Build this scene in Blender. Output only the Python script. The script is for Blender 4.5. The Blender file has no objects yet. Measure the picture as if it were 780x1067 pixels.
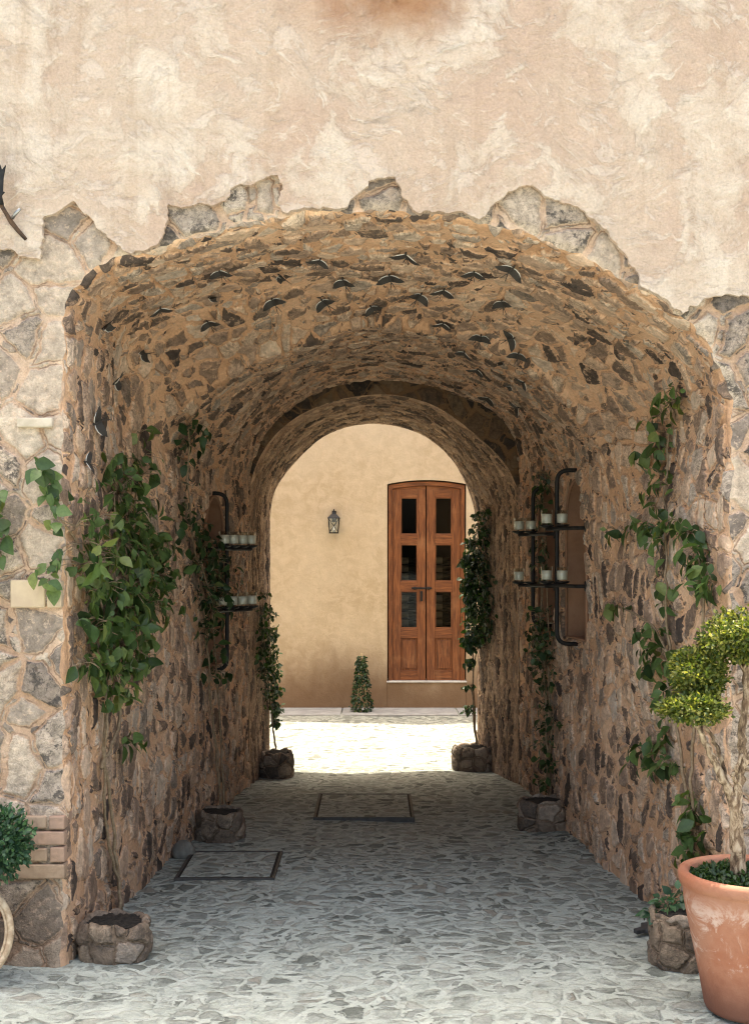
import bpy, bmesh, math, random
import numpy as np
from mathutils import Vector, Matrix
from mathutils.bvhtree import BVHTree
random.seed(7)
rng = np.random.default_rng(11)
SC = bpy.context.scene
COL = SC.collection

# ------------------------------------------------------------------ camera model
F, VX, HY, CH = 1350.0, 390.0, 580.0, 1.6      # focal length in photo pixels, vanishing point, eye height
PW, PH = 780.0, 1067.0
def W(px, py, s):                                # point at scale s (photo pixels per metre)
    return Vector(((px - VX) / s, F / s, CH + (HY - py) / s))
def G(px, py, z=0.0):                            # photo pixel on the horizontal plane at height z
    s = (py - HY) / (CH - z)
    return Vector(((px - VX) / s, F / s, z))
S0, S1, S2, S3, S4 = 265.0, 203.0, 148.0, 134.5, 98.75
D0, D1, D2, D3, D4 = (F / s for s in (S0, S1, S2, S3, S4))
HB = 4.55                                         # gatehouse height
HF = 7.6                                         # courtyard house height

# ------------------------------------------------------------------ object helpers
def tag(o, label=None, cat=None, group=None, kind=None):
    if label: o['label'] = label
    if cat: o['category'] = cat
    if group: o['group'] = group
    if kind: o['kind'] = kind
    return o
def empty(name, loc=(0, 0, 0), label=None, cat=None, group=None):
    o = bpy.data.objects.new(name, None); COL.objects.link(o)
    o.location = loc; o.empty_display_size = .1
    return tag(o, label, cat, group)

class MB:
    def __init__(s): s.v = []; s.f = []; s.r = []
    def add(s, vs, fs, r=None):
        b = len(s.v); s.v.extend([tuple(v) for v in vs])
        s.f.extend([tuple(b + i for i in f) for f in fs])
        r = random.random() if r is None else r
        s.r.extend([r] * len(fs))
    def box(s, a, b, r=None):
        x0, y0, z0 = a; x1, y1, z1 = b
        s.add([(x0,y0,z0),(x1,y0,z0),(x1,y1,z0),(x0,y1,z0),(x0,y0,z1),(x1,y0,z1),(x1,y1,z1),(x0,y1,z1)],
              [(0,3,2,1),(4,5,6,7),(0,1,5,4),(1,2,6,5),(2,3,7,6),(3,0,4,7)], r)
    def tube(s, pts, rad, n=8, caps=True):
        pts = [Vector(p) for p in pts]
        if not hasattr(rad, '__len__'): rad = [rad] * len(pts)
        vs, fs = [], []
        up = None
        for i, p in enumerate(pts):
            t = (pts[min(i+1, len(pts)-1)] - pts[max(i-1, 0)])
            t = t.normalized() if t.length > 1e-9 else Vector((0,0,1))
            if up is None:
                up = t.orthogonal().normalized()
            up = (up - t * up.dot(t)); up = up.normalized() if up.length > 1e-6 else t.orthogonal().normalized()
            w = t.cross(up)
            for k in range(n):
                a = 2 * math.pi * k / n
                vs.append(p + (up * math.cos(a) + w * math.sin(a)) * rad[i])
        for i in range(len(pts) - 1):
            for k in range(n):
                k2 = (k + 1) % n
                fs.append((i*n+k, i*n+k2, (i+1)*n+k2, (i+1)*n+k))
        if caps:
            fs.append(tuple(range(n))[::-1]); fs.append(tuple((len(pts)-1)*n + k for k in range(n)))
        s.add(vs, fs)
    def lathe(s, prof, c=(0,0,0), n=32, cap0=True, cap1=True, wob=None):
        vs, fs = [], []
        for j, (r, z) in enumerate(prof):
            for k in range(n):
                a = 2*math.pi*k/n
                rr = r * (1 + (wob(a, z) if wob else 0))
                vs.append((c[0] + rr*math.cos(a), c[1] + rr*math.sin(a), c[2] + z))
        for j in range(len(prof)-1):
            for k in range(n):
                k2 = (k+1) % n
                fs.append((j*n+k, j*n+k2, (j+1)*n+k2, (j+1)*n+k))
        if cap0: fs.append(tuple(range(n))[::-1])
        if cap1: fs.append(tuple((len(prof)-1)*n+k for k in range(n)))
        s.add(vs, fs)
    def prism(s, outline, axis, d0, d1, r=None):
        """outline: list of (a,b); axis 'y': (x,z) extruded along y from d0 to d1; 'z': (x,y)"""
        n = len(outline)
        P = (lambda a, b, d: (a, d, b)) if axis == 'y' else (lambda a, b, d: (a, b, d))
        vs = [P(a, b, d0) for a, b in outline] + [P(a, b, d1) for a, b in outline]
        fs = [tuple(range(n)), tuple(range(2*n-1, n-1, -1))]
        fs += [(i, i+n, (i+1) % n + n, (i+1) % n) for i in range(n)]
        s.add(vs, fs, r)
    def build(s, name, mat, parent=None, smooth=False, bevel=0, fixn=True):
        me = bpy.data.meshes.new(name)
        me.from_pydata(s.v, [], s.f)
        at = me.attributes.new('rnd', 'FLOAT', 'FACE'); at.data.foreach_set('value', s.r)
        if fixn:
            bm = bmesh.new(); bm.from_mesh(me); bmesh.ops.recalc_face_normals(bm, faces=bm.faces); bm.to_mesh(me); bm.free()
        o = bpy.data.objects.new(name, me); COL.objects.link(o)
        me.materials.append(mat)
        if smooth:
            me.polygons.foreach_set('use_smooth', [True]*len(me.polygons))
        if parent is not None:
            o.parent = parent
            o.matrix_parent_inverse = Matrix.Translation(-Vector(parent.location)) if parent.location.length else Matrix()
            # bake: keep mesh in world coordinates relative to the parent's base
            o.matrix_parent_inverse = Matrix()
            off = Vector((0,0,0)); p = parent
            while p is not None:
                off += Vector(p.location); p = p.parent
            me.transform(Matrix.Translation(-off))
        if bevel:
            m = o.modifiers.new('bev', 'BEVEL'); m.width = bevel; m.segments = 2; m.limit_method = 'ANGLE'
        return o
def rebase(o):
    """move a top-level single mesh's origin to its base"""
    me = o.data
    co = np.empty(len(me.vertices)*3); me.vertices.foreach_get('co', co); co = co.reshape(-1, 3)
    b = Vector(((co[:,0].min()+co[:,0].max())/2, (co[:,1].min()+co[:,1].max())/2, co[:,2].min()))
    me.transform(Matrix.Translation(-b)); o.location = b
    return o

# ------------------------------------------------------------------ node helpers
class NT:
    def __init__(s, name):
        s.m = bpy.data.materials.new(name); s.m.use_nodes = True
        s.t = s.m.node_tree; s.t.nodes.clear()
        s.out = s.t.nodes.new('ShaderNodeOutputMaterial')
    def n(s, typ, ins=None, **kw):
        nd = s.t.nodes.new(typ)
        for k, v in kw.items(): setattr(nd, k, v)
        for k, v in (ins or {}).items():
            if hasattr(v, 'is_output') or isinstance(v, bpy.types.NodeSocket): s.t.links.new(v, nd.inputs[k])
            else: nd.inputs[k].default_value = v
        return nd
    def math(s, op, a, b=0.0, c=None, clamp=False):
        d = {0: a, 1: b}
        if c is not None: d[2] = c
        return s.n('ShaderNodeMath', d, operation=op, use_clamp=clamp).outputs[0]
    def vmath(s, op, a, b=None, scale=None):
        d = {0: a}
        if b is not None: d[1] = b
        nd = s.n('ShaderNodeVectorMath', d, operation=op)
        if scale is not None:
            if isinstance(scale, bpy.types.NodeSocket): s.t.links.new(scale, nd.inputs['Scale'])
            else: nd.inputs['Scale'].default_value = scale
        return nd.outputs[0]
    def noise(s, vec, scale, detail=4, rough=.55, dist=0, col=False):
        nd = s.n('ShaderNodeTexNoise', {'Vector': vec, 'Scale': scale, 'Detail': detail, 'Roughness': rough, 'Distortion': dist})
        return nd.outputs['Color' if col else 'Fac']
    def vor(s, vec, feat='F1', dim='2D', rand=1.0):
        nd = s.n('ShaderNodeTexVoronoi', feature=feat, voronoi_dimensions=dim)
        s.t.links.new(vec, nd.inputs['Vector']); nd.inputs['Scale'].default_value = 1; nd.inputs['Randomness'].default_value = rand
        return nd
    def mr(s, v, a, b, c=0.0, d=1.0, smooth=True):
        nd = s.n('ShaderNodeMapRange', {'Value': v, 'From Min': a, 'From Max': b, 'To Min': c, 'To Max': d})
        nd.interpolation_type = 'SMOOTHSTEP' if smooth else 'LINEAR'
        return nd.outputs[0]
    def ramp(s, v, stops, const=False):
        nd = s.n('ShaderNodeValToRGB', {'Fac': v})
        cr = nd.color_ramp
        if const: cr.interpolation = 'CONSTANT'
        while len(cr.elements) < len(stops): cr.elements.new(.5)
        for e, (p, c) in zip(cr.elements, stops):
            e.position = p; e.color = (*c, 1)
        return nd.outputs[0]
    def mix(s, f, a, b, mode='MIX'):
        nd = s.n('ShaderNodeMix', data_type='RGBA', blend_type=mode)
        for k, v in ((0, f), (6, a), (7, b)):
            if isinstance(v, bpy.types.NodeSocket): s.t.links.new(v, nd.inputs[k])
            else: nd.inputs[k].default_value = (*v, 1) if isinstance(v, tuple) and len(v) == 3 else v
        return nd.outputs[2]
    def bsdf(s, color, rough=.8, normal=None, spec=.3, **kw):
        d = {'Base Color': color if isinstance(color, bpy.types.NodeSocket) else (*color, 1), 'Roughness': rough, 'Specular IOR Level': spec}
        if normal is not None: d['Normal'] = normal
        d.update(kw)
        b = s.n('ShaderNodeBsdfPrincipled', d)
        return b.outputs[0]
    def bump(s, h, dist=.01, strength=1.0):
        return s.n('ShaderNodeBump', {'Height': h, 'Distance': dist, 'Strength': strength}).outputs[0]
    def surf(s, sh): s.t.links.new(sh, s.out.inputs['Surface']); return s.m
    def disp(s, h, scale):
        d = s.n('ShaderNodeDisplacement', {'Height': h, 'Midlevel': 0.0, 'Scale': scale})
        s.t.links.new(d.outputs[0], s.out.inputs['Displacement']); s.m.displacement_method = 'BOTH'

def rubble(name, scale, pal, mor, t0, t1, depth, warp=.05, chips=True, stretch=(1, 1), blotch=.5, smear=.35, dirt=None, edge=.035, grain=.3, joint=.6, vein=.5):
    m = NT(name)
    uv = m.n('ShaderNodeUVMap').outputs[0]
    w1 = m.vmath('SCALE', m.vmath('SUBTRACT', m.noise(uv, 2.6, 2, col=True), (.5, .5, .5)), scale=warp*2.4)
    w2 = m.vmath('SCALE', m.vmath('SUBTRACT', m.noise(uv, 15, 3, col=True), (.5, .5, .5)), scale=warp*.6)
    p = m.vmath('ADD', m.vmath('ADD', uv, w1), w2)
    p1 = m.vmath('MULTIPLY', p, (scale*stretch[0], scale*stretch[1], 1))
    fine = m.noise(uv, 62, 5, .7); mid = m.noise(uv, 19, 6, .65); low = m.noise(uv, 1.1, 4, .6); vfine = m.noise(uv, 170, 3, .65)
    def grey(v): return m.n('ShaderNodeCombineColor', {0: v, 1: v, 2: v}).outputs[0]
    def layer(vec):
        v = m.vor(vec); e = m.vor(vec, 'DISTANCE_TO_EDGE')
        rc = m.n('ShaderNodeSeparateColor', {0: v.outputs['Color']})
        d = m.math('ADD', e.outputs['Distance'], m.math('MULTIPLY', m.math('SUBTRACT', mid, .5), .13))
        x = m.math('SUBTRACT', d, m.math('ADD', m.math('MULTIPLY', m.math('POWER', rc.outputs[1], 1.6), t1), t0))
        return rc, x, m.mr(x, 0, edge), m.mr(x, -.035, .085)
    rc, x1, mask, hgt = layer(p1)
    col = m.ramp(rc.outputs[0], pal); r3 = rc.outputs[2]; dj = m.math('ABSOLUTE', m.math('ADD', x1, .012))
    if chips:
        p2 = m.vmath('ADD', m.vmath('MULTIPLY', p, (scale*2.2*stretch[0], scale*2.2*stretch[1], 1)), (7.3, 3.1, 0))
        rc2, x2, mk2, hg2 = layer(p2)
        mk2 = m.math('MULTIPLY', m.math('MULTIPLY', mk2, m.math('GREATER_THAN', rc2.outputs[2], .45)), m.mr(x1, -.02, -.06))
        col = m.mix(mask, m.ramp(rc2.outputs[0], pal), col)
        hgt = m.math('MAXIMUM', hgt, m.math('MULTIPLY', m.math('MULTIPLY', hg2, mk2), .6))
        mask = m.math('MAXIMUM', mask, mk2)
    # each stone: mottling, veins, dark lichen, pale bloom
    col = m.mix(1.0, col, grey(m.mr(mid, .3, .7, .62, 1.38, False)), 'MULTIPLY')
    vn = m.math('ABSOLUTE', m.math('SUBTRACT', m.noise(m.vmath('ADD', uv, (2, 8, 0)), 17, 6, .72, 1.2), .5))
    vmask = m.math('MULTIPLY', m.math('MULTIPLY', m.mr(vn, .035, .004), m.mr(r3, .2, .6)), vein)
    col = m.mix(vmask, col, (.05, .044, .04))
    bl = m.math('MULTIPLY', m.mr(m.noise(uv, 13, 7, .75), .51, .58), m.math('MULTIPLY', m.mr(r3, .4, .7), blotch))
    col = m.mix(bl, col, (.045, .04, .038))
    pale = m.math('MULTIPLY', m.mr(m.noise(m.vmath('ADD', uv, (5, 9, 0)), 30, 6, .75), .53, .6), .6)
    col = m.mix(m.math('MULTIPLY', pale, m.mr(r3, .7, .2)), col, mor[1])
    mc = m.mix(m.mr(m.noise(uv, 8, 6, .7), .34, .66), mor[0], mor[1])
    mc = m.mix(m.mr(low, .4, .66), mc, mor[2])
    sm = m.mr(m.noise(m.vmath('ADD', uv, (3, 1, 0)), 10, 6, .75), .54, .66, 0, smear)
    full = m.math('MULTIPLY', mask, m.math('SUBTRACT', 1.0, sm))
    c = m.mix(full, mc, col)
    jn = m.math('MULTIPLY', m.mr(dj, .028, .004), m.math('MULTIPLY', m.mr(m.noise(m.vmath('ADD', uv, (1, 4, 0)), 6, 4, .6), .42, .6), joint))
    c = m.mix(jn, c, (.07, .045, .03))       # soil caught in the open joints
    g = m.math('ADD', m.math('MULTIPLY', fine, .65), m.math('MULTIPLY', vfine, .35))
    c = m.mix(1.0, c, grey(m.mr(g, .3, .7, 1-grain, 1+grain, False)), 'MULTIPLY')
    if dirt:      # splash stain rising unevenly from the ground
        z = m.n('ShaderNodeAttribute', attribute_name='zz').outputs['Fac']
        zz = m.math('ADD', z, m.math('MULTIPLY', m.math('SUBTRACT', m.noise(uv, 2.3, 5, .65), .5), .9))
        c = m.mix(m.mr(zz, .62, .0, 0, dirt[0]), c, m.mix(1.0, c, dirt[1], 'MULTIPLY'))
    m.surf(m.bsdf(c, .88, spec=.2))
    da = m.n('ShaderNodeAttribute', attribute_name='dsp').outputs['Fac']
    h = m.math('ADD', m.math('MULTIPLY', hgt, m.math('ADD', .45, m.math('MULTIPLY', r3, .8))),
               m.math('ADD', m.math('MULTIPLY', m.math('SUBTRACT', mid, .5), .95), m.math('ADD', m.math('MULTIPLY', m.math('SUBTRACT', fine, .5), .55), m.math('MULTIPLY', m.math('SUBTRACT', vfine, .5), .2))))
    m.disp(m.math('MULTIPLY', h, da), depth)
    return m.m

M = {}
M['facade'] = rubble('facade_rubble', 5.9,
    [(0, (.19, .15, .125)), (.2, (.35, .275, .215)), (.45, (.51, .40, .305)), (.7, (.40, .32, .255)), (.85, (.57, .455, .35)), (1, (.27, .215, .175))],
    [(.55, .365, .25), (.62, .455, .335), (.48, .31, .205)], .03, .09, .019, warp=.055, blotch=.8, smear=.3, dirt=(.8, (.55, .5, .46)))
M['vault'] = rubble('vault_rubble', 8.3,
    [(0, (.075, .055, .046)), (.09, (.14, .098, .076)), (.22, (.28, .185, .132)), (.42, (.43, .295, .215)), (.6, (.57, .39, .275)), (.76, (.64, .47, .345)), (.9, (.50, .40, .32)), (1, (.21, .15, .115))],
    [(.67, .40, .245), (.75, .50, .335), (.59, .345, .205)], .045, .33, .02, warp=.065, blotch=.4, smear=.6, stretch=(1.05, 1.15), joint=.4, dirt=(.6, (.66, .64, .62)))
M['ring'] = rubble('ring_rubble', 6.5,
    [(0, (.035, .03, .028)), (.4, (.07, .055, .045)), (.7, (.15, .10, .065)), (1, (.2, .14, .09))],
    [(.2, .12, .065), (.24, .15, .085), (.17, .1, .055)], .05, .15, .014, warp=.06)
M['inner'] = rubble('inner_rubble', 9.0,
    [(0, (.08, .058, .045)), (.2, (.16, .108, .08)), (.45, (.33, .215, .145)), (.75, (.52, .355, .24)), (1, (.28, .2, .15))],
    [(.48, .30, .19), (.58, .40, .27), (.42, .26, .155)], .03, .12, .016, warp=.045, stretch=(.8, 2.2), blotch=.3, dirt=(.7, (.6, .6, .6)))
M['trough'] = rubble('trough_stone', 10,
    [(0, (.10, .082, .07)), (.4, (.23, .175, .135)), (.75, (.31, .24, .18)), (1, (.36, .3, .25))],
    [(.25, .18, .13), (.32, .24, .18), (.21, .155, .115)], .02, .1, .017, warp=.06, dirt=(.5, (.6, .56, .5)))

def ground_mat():
    m = NT('cobbled_ground')
    uv = m.n('ShaderNodeUVMap').outputs[0]
    def grey(v): return m.n('ShaderNodeCombineColor', {0: v, 1: v, 2: v}).outputs[0]
    w1 = m.vmath('SCALE', m.vmath('SUBTRACT', m.noise(uv, 3.0, 2, col=True), (.5,.5,.5)), scale=.2)
    w2 = m.vmath('SCALE', m.vmath('SUBTRACT', m.noise(uv, 24, 4, col=True), (.5,.5,.5)), scale=.05)
    q = m.vmath('ADD', m.vmath('ADD', uv, w1), w2)
    mid = m.noise(uv, 24, 6, .65); fine = m.noise(uv, 90, 5, .7); low = m.noise(uv, .9, 5, .6); pat = m.noise(uv, 4.2, 7, .72)
    sx = m.n('ShaderNodeSeparateXYZ', {0: uv})
    yy = m.math('ADD', sx.outputs[1], m.math('MULTIPLY', m.math('SUBTRACT', low, .5), 2.5))
    def layer(sc, off, t0, t1):
        p = m.vmath('ADD', m.vmath('MULTIPLY', q, sc), off)
        v = m.vor(p); e = m.vor(p, 'DISTANCE_TO_EDGE')
        rc = m.n('ShaderNodeSeparateColor', {0: v.outputs['Color']})
        d = m.math('ADD', e.outputs['Distance'], m.math('MULTIPLY', m.math('SUBTRACT', mid, .5), .2))
        return rc, m.math('SUBTRACT', d, m.math('ADD', t0, m.math('MULTIPLY', rc.outputs[1], t1)))
    rc, x = layer((9.6, 10.4, 1), (0, 0, 0), .085, .23)
    rc2, x2 = layer((17, 19, 1), (3.3, 7.1, 0), .07, .3)
    m1 = m.mr(x, 0, .045); m2 = m.math('MULTIPLY', m.mr(x2, 0, .06), m.mr(x, -.02, -.06))
    mask = m.math('MAXIMUM', m1, m2)
    h = m.math('MAXIMUM', m.mr(x, -.05, .09), m.math('MULTIPLY', m2, .5))
    pal = [(0, (.10, .112, .10)), (.3, (.165, .182, .165)), (.6, (.23, .248, .226)), (.85, (.30, .318, .29)), (1, (.22, .212, .18))]
    col = m.mix(m1, m.ramp(rc2.outputs[0], pal), m.ramp(rc.outputs[0], pal))
    col = m.mix(1.0, col, grey(m.mr(mid, .3, .7, .7, 1.3, False)), 'MULTIPLY')
    mor = m.mix(m.mr(m.noise(uv, 9, 6, .7), .3, .7), (.31, .345, .312), (.425, .46, .425))
    # pale cement dust trodden over the stones, thickest outside the arch
    front = m.mr(yy, 7.0, 4.4, 0, .08)
    dust = m.mr(m.math('ADD', pat, front), .5, .66, 0, .8)
    f = m.math('MULTIPLY', mask, m.math('SUBTRACT', 1.0, dust))
    c = m.mix(f, mor, col)
    dj = m.math('MULTIPLY', m.mr(m.math('ABSOLUTE', m.math('ADD', x, .012)), .03, .004), m.mr(m.noise(uv, 5, 5, .65), .5, .66, 0, .55))
    c = m.mix(dj, c, (.075, .07, .06))
    g = m.math('ADD', m.math('MULTIPLY', fine, .6), m.math('MULTIPLY', m.noise(uv, 210, 3, .6), .4))
    c = m.mix(1.0, c, grey(m.mr(g, .3, .7, .74, 1.26, False)), 'MULTIPLY')
    st = m.mr(m.noise(m.vmath('ADD', uv, (4, 2, 0)), 1.7, 6, .7), .53, .66, 0, .45)
    c = m.mix(st, c, m.mix(1.0, c, (.68, .66, .62), 'MULTIPLY'))
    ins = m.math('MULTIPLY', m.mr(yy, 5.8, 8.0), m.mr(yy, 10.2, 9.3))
    c = m.mix(m.math('MULTIPLY', ins, .4), c, m.mix(1.0, c, (.72, .64, .56), 'MULTIPLY'))  # mostly passage shade, with some dirt, put into the floor colour
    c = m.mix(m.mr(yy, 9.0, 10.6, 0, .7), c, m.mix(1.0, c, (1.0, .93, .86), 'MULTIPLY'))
    hh = m.math('ADD', m.math('MULTIPLY', m.math('MULTIPLY', h, m.math('SUBTRACT', 1.0, m.math('MULTIPLY', dust, .6))), 1.0), m.math('ADD', m.math('MULTIPLY', mid, .7), m.math('MULTIPLY', fine, .4)))
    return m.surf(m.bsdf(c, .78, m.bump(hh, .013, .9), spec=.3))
M['ground'] = ground_mat()

def plaster_mat():
    m = NT('old_plaster')
    g = m.n('ShaderNodeTexCoord').outputs['Object']
    p = m.vmath('MULTIPLY', g, (1, 0, 1))
    def grey(v): return m.n('ShaderNodeCombineColor', {0: v, 1: v, 2: v}).outputs[0]
    wv = m.vmath('SCALE', m.vmath('SUBTRACT', m.noise(p, 2.4, 4, col=True), (.5,.5,.5)), scale=.35)
    q = m.vmath('ADD', p, wv)
    lo = m.noise(p, 1.3, 7, .66, .3); md = m.noise(p, 5.5, 8, .72, .3); hi = m.noise(p, 26, 6, .72, .3); vf = m.noise(p, 95, 4, .7)
    st = m.noise(m.vmath('MULTIPLY', p, (9, 0, .9)), 1.0, 6, .65)
    # two trowelled skins with ragged edges where the upper one has come away
    la = m.noise(m.vmath('ADD', q, (3, 0, 1)), 1.7, 9, .66, .2)
    lb = m.noise(m.vmath('ADD', m.vmath('MULTIPLY', q, (1, 0, 1.7)), (9, 0, 4)), 4.2, 8, .68, .3)
    skin = m.math('ADD', m.math('MULTIPLY', m.mr(la, .498, .516, 0, 1, False), .5), m.mr(la, .44, .6, 0, .5)); chipm = m.mr(lb, .555, .58, 0, 1, False)
    c = m.mix(m.mr(lo, .36, .62), (.54, .38, .285), (.595, .45, .345))
    c = m.mix(skin, c, m.mix(m.mr(md, .38, .62), (.60, .462, .355), (.70, .575, .465)))
    c = m.mix(m.math('MULTIPLY', chipm, .5), c, (.70, .575, .48))
    c = m.mix(m.mr(st, .5, .68, 0, .5), c, (.48, .335, .235))
    # trowel strokes: short scratches in two directions
    def strokes(sc, rot):
        vec = m.n('ShaderNodeVectorRotate', {'Vector': q, 'Angle': rot}, rotation_type='Y_AXIS').outputs[0]
        return m.noise(m.vmath('MULTIPLY', vec, sc), 1.0, 5, .7, .3)
    s1 = strokes((5, 0, 28), .5); s2 = strokes((6, 0, 32), -.8)
    sw = m.mix(m.mr(m.noise(p, 3.3, 3), .42, .58), s1, s2)
    sv = m.n('ShaderNodeSeparateColor', {0: sw}).outputs[0]
    c = m.mix(m.mr(sv, .54, .68, 0, .75), c, (.74, .635, .525))
    c = m.mix(m.mr(sv, .45, .34, 0, .45), c, (.45, .32, .245))
    c = m.mix(m.mr(hi, .56, .68, 0, .5), c, (.48, .33, .23))
    c = m.mix(1.0, c, grey(m.mr(m.math('ADD', m.math('MULTIPLY', vf, .6), m.math('MULTIPLY', hi, .4)), .3, .7, .78, 1.2, False)), 'MULTIPLY')
    cp = m.vmath('MULTIPLY', m.vmath('ADD', p, m.vmath('SCALE', m.noise(p, 5, 5, .6, col=True), scale=.16)), (1.5, 1, 2.0))
    cv = m.vor(cp, 'DISTANCE_TO_EDGE', '3D').outputs['Distance']
    crack = m.math('MULTIPLY', m.mr(cv, .007, .001), m.mr(m.noise(p, 1.3, 3), .62, .7))
    c = m.mix(m.math('MULTIPLY', crack, .4), c, (.24, .16, .11))
    # rusty run-off stain high on the wall
    qq = m.vmath('SUBTRACT', p, (.06, 0, 3.86))
    qq = m.vmath('ADD', qq, m.vmath('SCALE', m.vmath('SUBTRACT', m.noise(p, 3.4, 6, .65, col=True), (.5,.5,.5)), scale=.4))
    qq = m.vmath('MULTIPLY', qq, (1.9, 0, 2.8))
    L = m.n('ShaderNodeVectorMath', {0: qq}, operation='LENGTH').outputs['Value']
    c = m.mix(m.mr(L, 1.0, .15, 0, .92), c, m.mix(m.mr(md, .3, .7), (.27, .105, .04), (.40, .205, .10)))
    hh = m.math('ADD', m.math('ADD', m.math('MULTIPLY', md, 1.1), m.math('MULTIPLY', lo, 1.2)),
                m.math('ADD', m.math('MULTIPLY', sv, .55), m.math('ADD', m.math('MULTIPLY', hi, .4), m.math('MULTIPLY', vf, .12))))
    hh = m.math('ADD', hh, m.math('ADD', m.math('MULTIPLY', skin, .16), m.math('MULTIPLY', chipm, .08)))
    hh = m.math('SUBTRACT', hh, m.math('MULTIPLY', crack, .4))
    return m.surf(m.bsdf(c, .85, m.bump(hh, .03, 1.0), spec=.2))
M['plaster'] = plaster_mat()

def stucco_mat():
    m = NT('ochre_stucco')
    g = m.n('ShaderNodeTexCoord').outputs['Object']
    p = m.vmath('MULTIPLY', g, (1, 0, 1))
    a = m.noise(p, 1.2, 5, .6); b = m.noise(p, 9, 6, .68, .4); f = m.noise(p, 45, 5, .7)
    c = m.mix(m.mr(a, .35, .65), (.48, .36, .228), (.56, .44, .30))
    c = m.mix(m.mr(b, .38, .66, 0, .7), c, (.63, .495, .34))
    c = m.mix(m.mr(f, .55, .75, 0, .35), c, (.34, .235, .13))
    z = m.n('ShaderNodeSeparateXYZ', {0: g}).outputs[2]
    z2 = m.math('ADD', z, m.math('MULTIPLY', m.math('SUBTRACT', m.noise(m.vmath('MULTIPLY', p, (1, 0, .5)), 2.6, 5, .6), .5), .75))
    c = m.mix(m.mr(z2, .78, .12, 0, .82), c, (.165, .088, .045))     # damp splash stain
    return m.surf(m.bsdf(c, .88, m.bump(m.math('ADD', b, m.math('MULTIPLY', f, .6)), .008, .8), spec=.2))
M['stucco'] = stucco_mat()

def simple(name, c1, c2=None, rough=.6, scale=20, metal=0, bump=0, spec=.4, aniso=(1,1,1), detail=5):
    m = NT(name)
    g = m.n('ShaderNodeTexCoord').outputs['Object']
    n = m.noise(m.vmath('MULTIPLY', g, aniso), scale, detail, .62, .3)
    c = m.mix(m.mr(n, .35, .65), c1, c2 or tuple(x*.7 for x in c1))
    nb = m.bump(n, bump, 1.0) if bump else None
    return m.surf(m.bsdf(c, rough, nb, spec, Metallic=metal))
def wood_mat():
    m = NT('red_brown_wood')
    g = m.n('ShaderNodeTexCoord').outputs['Object']
    r = m.n('ShaderNodeAttribute', attribute_name='rnd').outputs['Fac']
    hv = m.math('GREATER_THAN', r, .5)
    va = m.vmath('MULTIPLY', g, (38, 20, 3)); vb = m.vmath('MULTIPLY', g, (3, 20, 38))
    vec = m.n('ShaderNodeMix', {0: hv, 4: va, 5: vb}, data_type='VECTOR').outputs[1]
    vec = m.vmath('ADD', vec, m.n('ShaderNodeCombineXYZ', {0: m.math('MULTIPLY', r, 40)}).outputs[0])
    n = m.noise(vec, 1.0, 6, .65, 1.5); k = m.noise(g, 5, 4, .6)
    c = m.ramp(n, [(.3, (.05, .015, .006)), (.48, (.165, .052, .017)), (.62, (.26, .09, .03)), (.8, (.37, .15, .055))])
    c = m.mix(m.mr(k, .5, .75, 0, .5), c, (.33, .15, .065))
    return m.surf(m.bsdf(c, .45, m.bump(n, .002, .7), .4))
M['wood'] = wood_mat()
M['niche'] = simple('brown_niche_plaster', (.25, .13, .075), (.32, .175, .105), .8, 7, bump=.004)
M['soil'] = simple('dark_soil', (.012, .01, .008), (.03, .024, .018), .95, 60, bump=.02)
M['iron'] = simple('black_iron', (.008, .008, .008), (.016, .014, .013), .55, 40, bump=.001, spec=.3)
M['iron_rust'] = simple('rusty_stick', (.11, .06, .035), (.03, .02, .016), .8, 45, bump=.004)
M['glint_paint'] = simple('glint_paint', (.85, .83, .79), (.55, .53, .5), .35, 60, spec=.8)  # bright non-metal colour that paints the glints on the swallow wings
M['steel'] = simple('polished_steel', (.4, .4, .4), (.3, .3, .3), .3, 30, metal=1)
M['dark_metal'] = simple('dark_forged_metal', (.02, .017, .015), (.045, .036, .03), .6, 60, spec=.5, bump=.002)
M['slab'] = simple('cover_concrete', (.15, .14, .125), (.235, .225, .205), .85, 16, bump=.008, spec=.25)
M['frame_iron'] = simple('cover_frame', (.035, .033, .03), (.06, .055, .05), .6, 30, bump=.002)
M['pave'] = simple('pavement_slab', (.34, .335, .32), (.25, .245, .235), .85, 9, bump=.006)
M['step'] = simple('step_stone', (.62, .59, .54), (.5, .47, .42), .8, 12, bump=.004)
M['brick'] = simple('weathered_brick', (.38, .27, .19), (.29, .195, .135), .85, 18, bump=.008, spec=.2)
M['brick_pink'] = simple('pink_brick', (.42, .27, .195), (.33, .22, .16), .85, 20, bump=.008, spec=.2)
M['ashlar'] = simple('pale_yellow_ashlar', (.56, .43, .29), (.48, .36, .25), .85, 10, bump=.006, spec=.2)
M['white_brick'] = simple('pale_thin_brick', (.58, .49, .39), (.46, .38, .29), .85, 15, bump=.006, spec=.2)
M['boulder'] = simple('boulder_stone', (.11, .105, .09), (.19, .18, .155), .85, 14, bump=.01)
M['slate'] = simple('dark_slate', (.03, .03, .032), (.05, .05, .05), .7, 20, bump=.006)
M['stem'] = simple('vine_stem', (.20, .135, .08), (.30, .22, .14), .85, 50, bump=.002)
M['bark'] = None
M['wax'] = simple('candle_wax', (.80, .76, .68), (.74, .69, .60), .5, 10)
M['hoop'] = simple('bleached_wood', (.52, .40, .27), (.36, .25, .155), .7, 8, bump=.004, aniso=(6, 6, 6))
M['bottle'] = simple('bottle_glass', (.02, .022, .016), (.03, .03, .02), .12, 5, spec=.6)
M['bottle_label'] = simple('bottle_label_paper', (.5, .46, .38), (.4, .36, .3), .7, 8)
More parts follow.
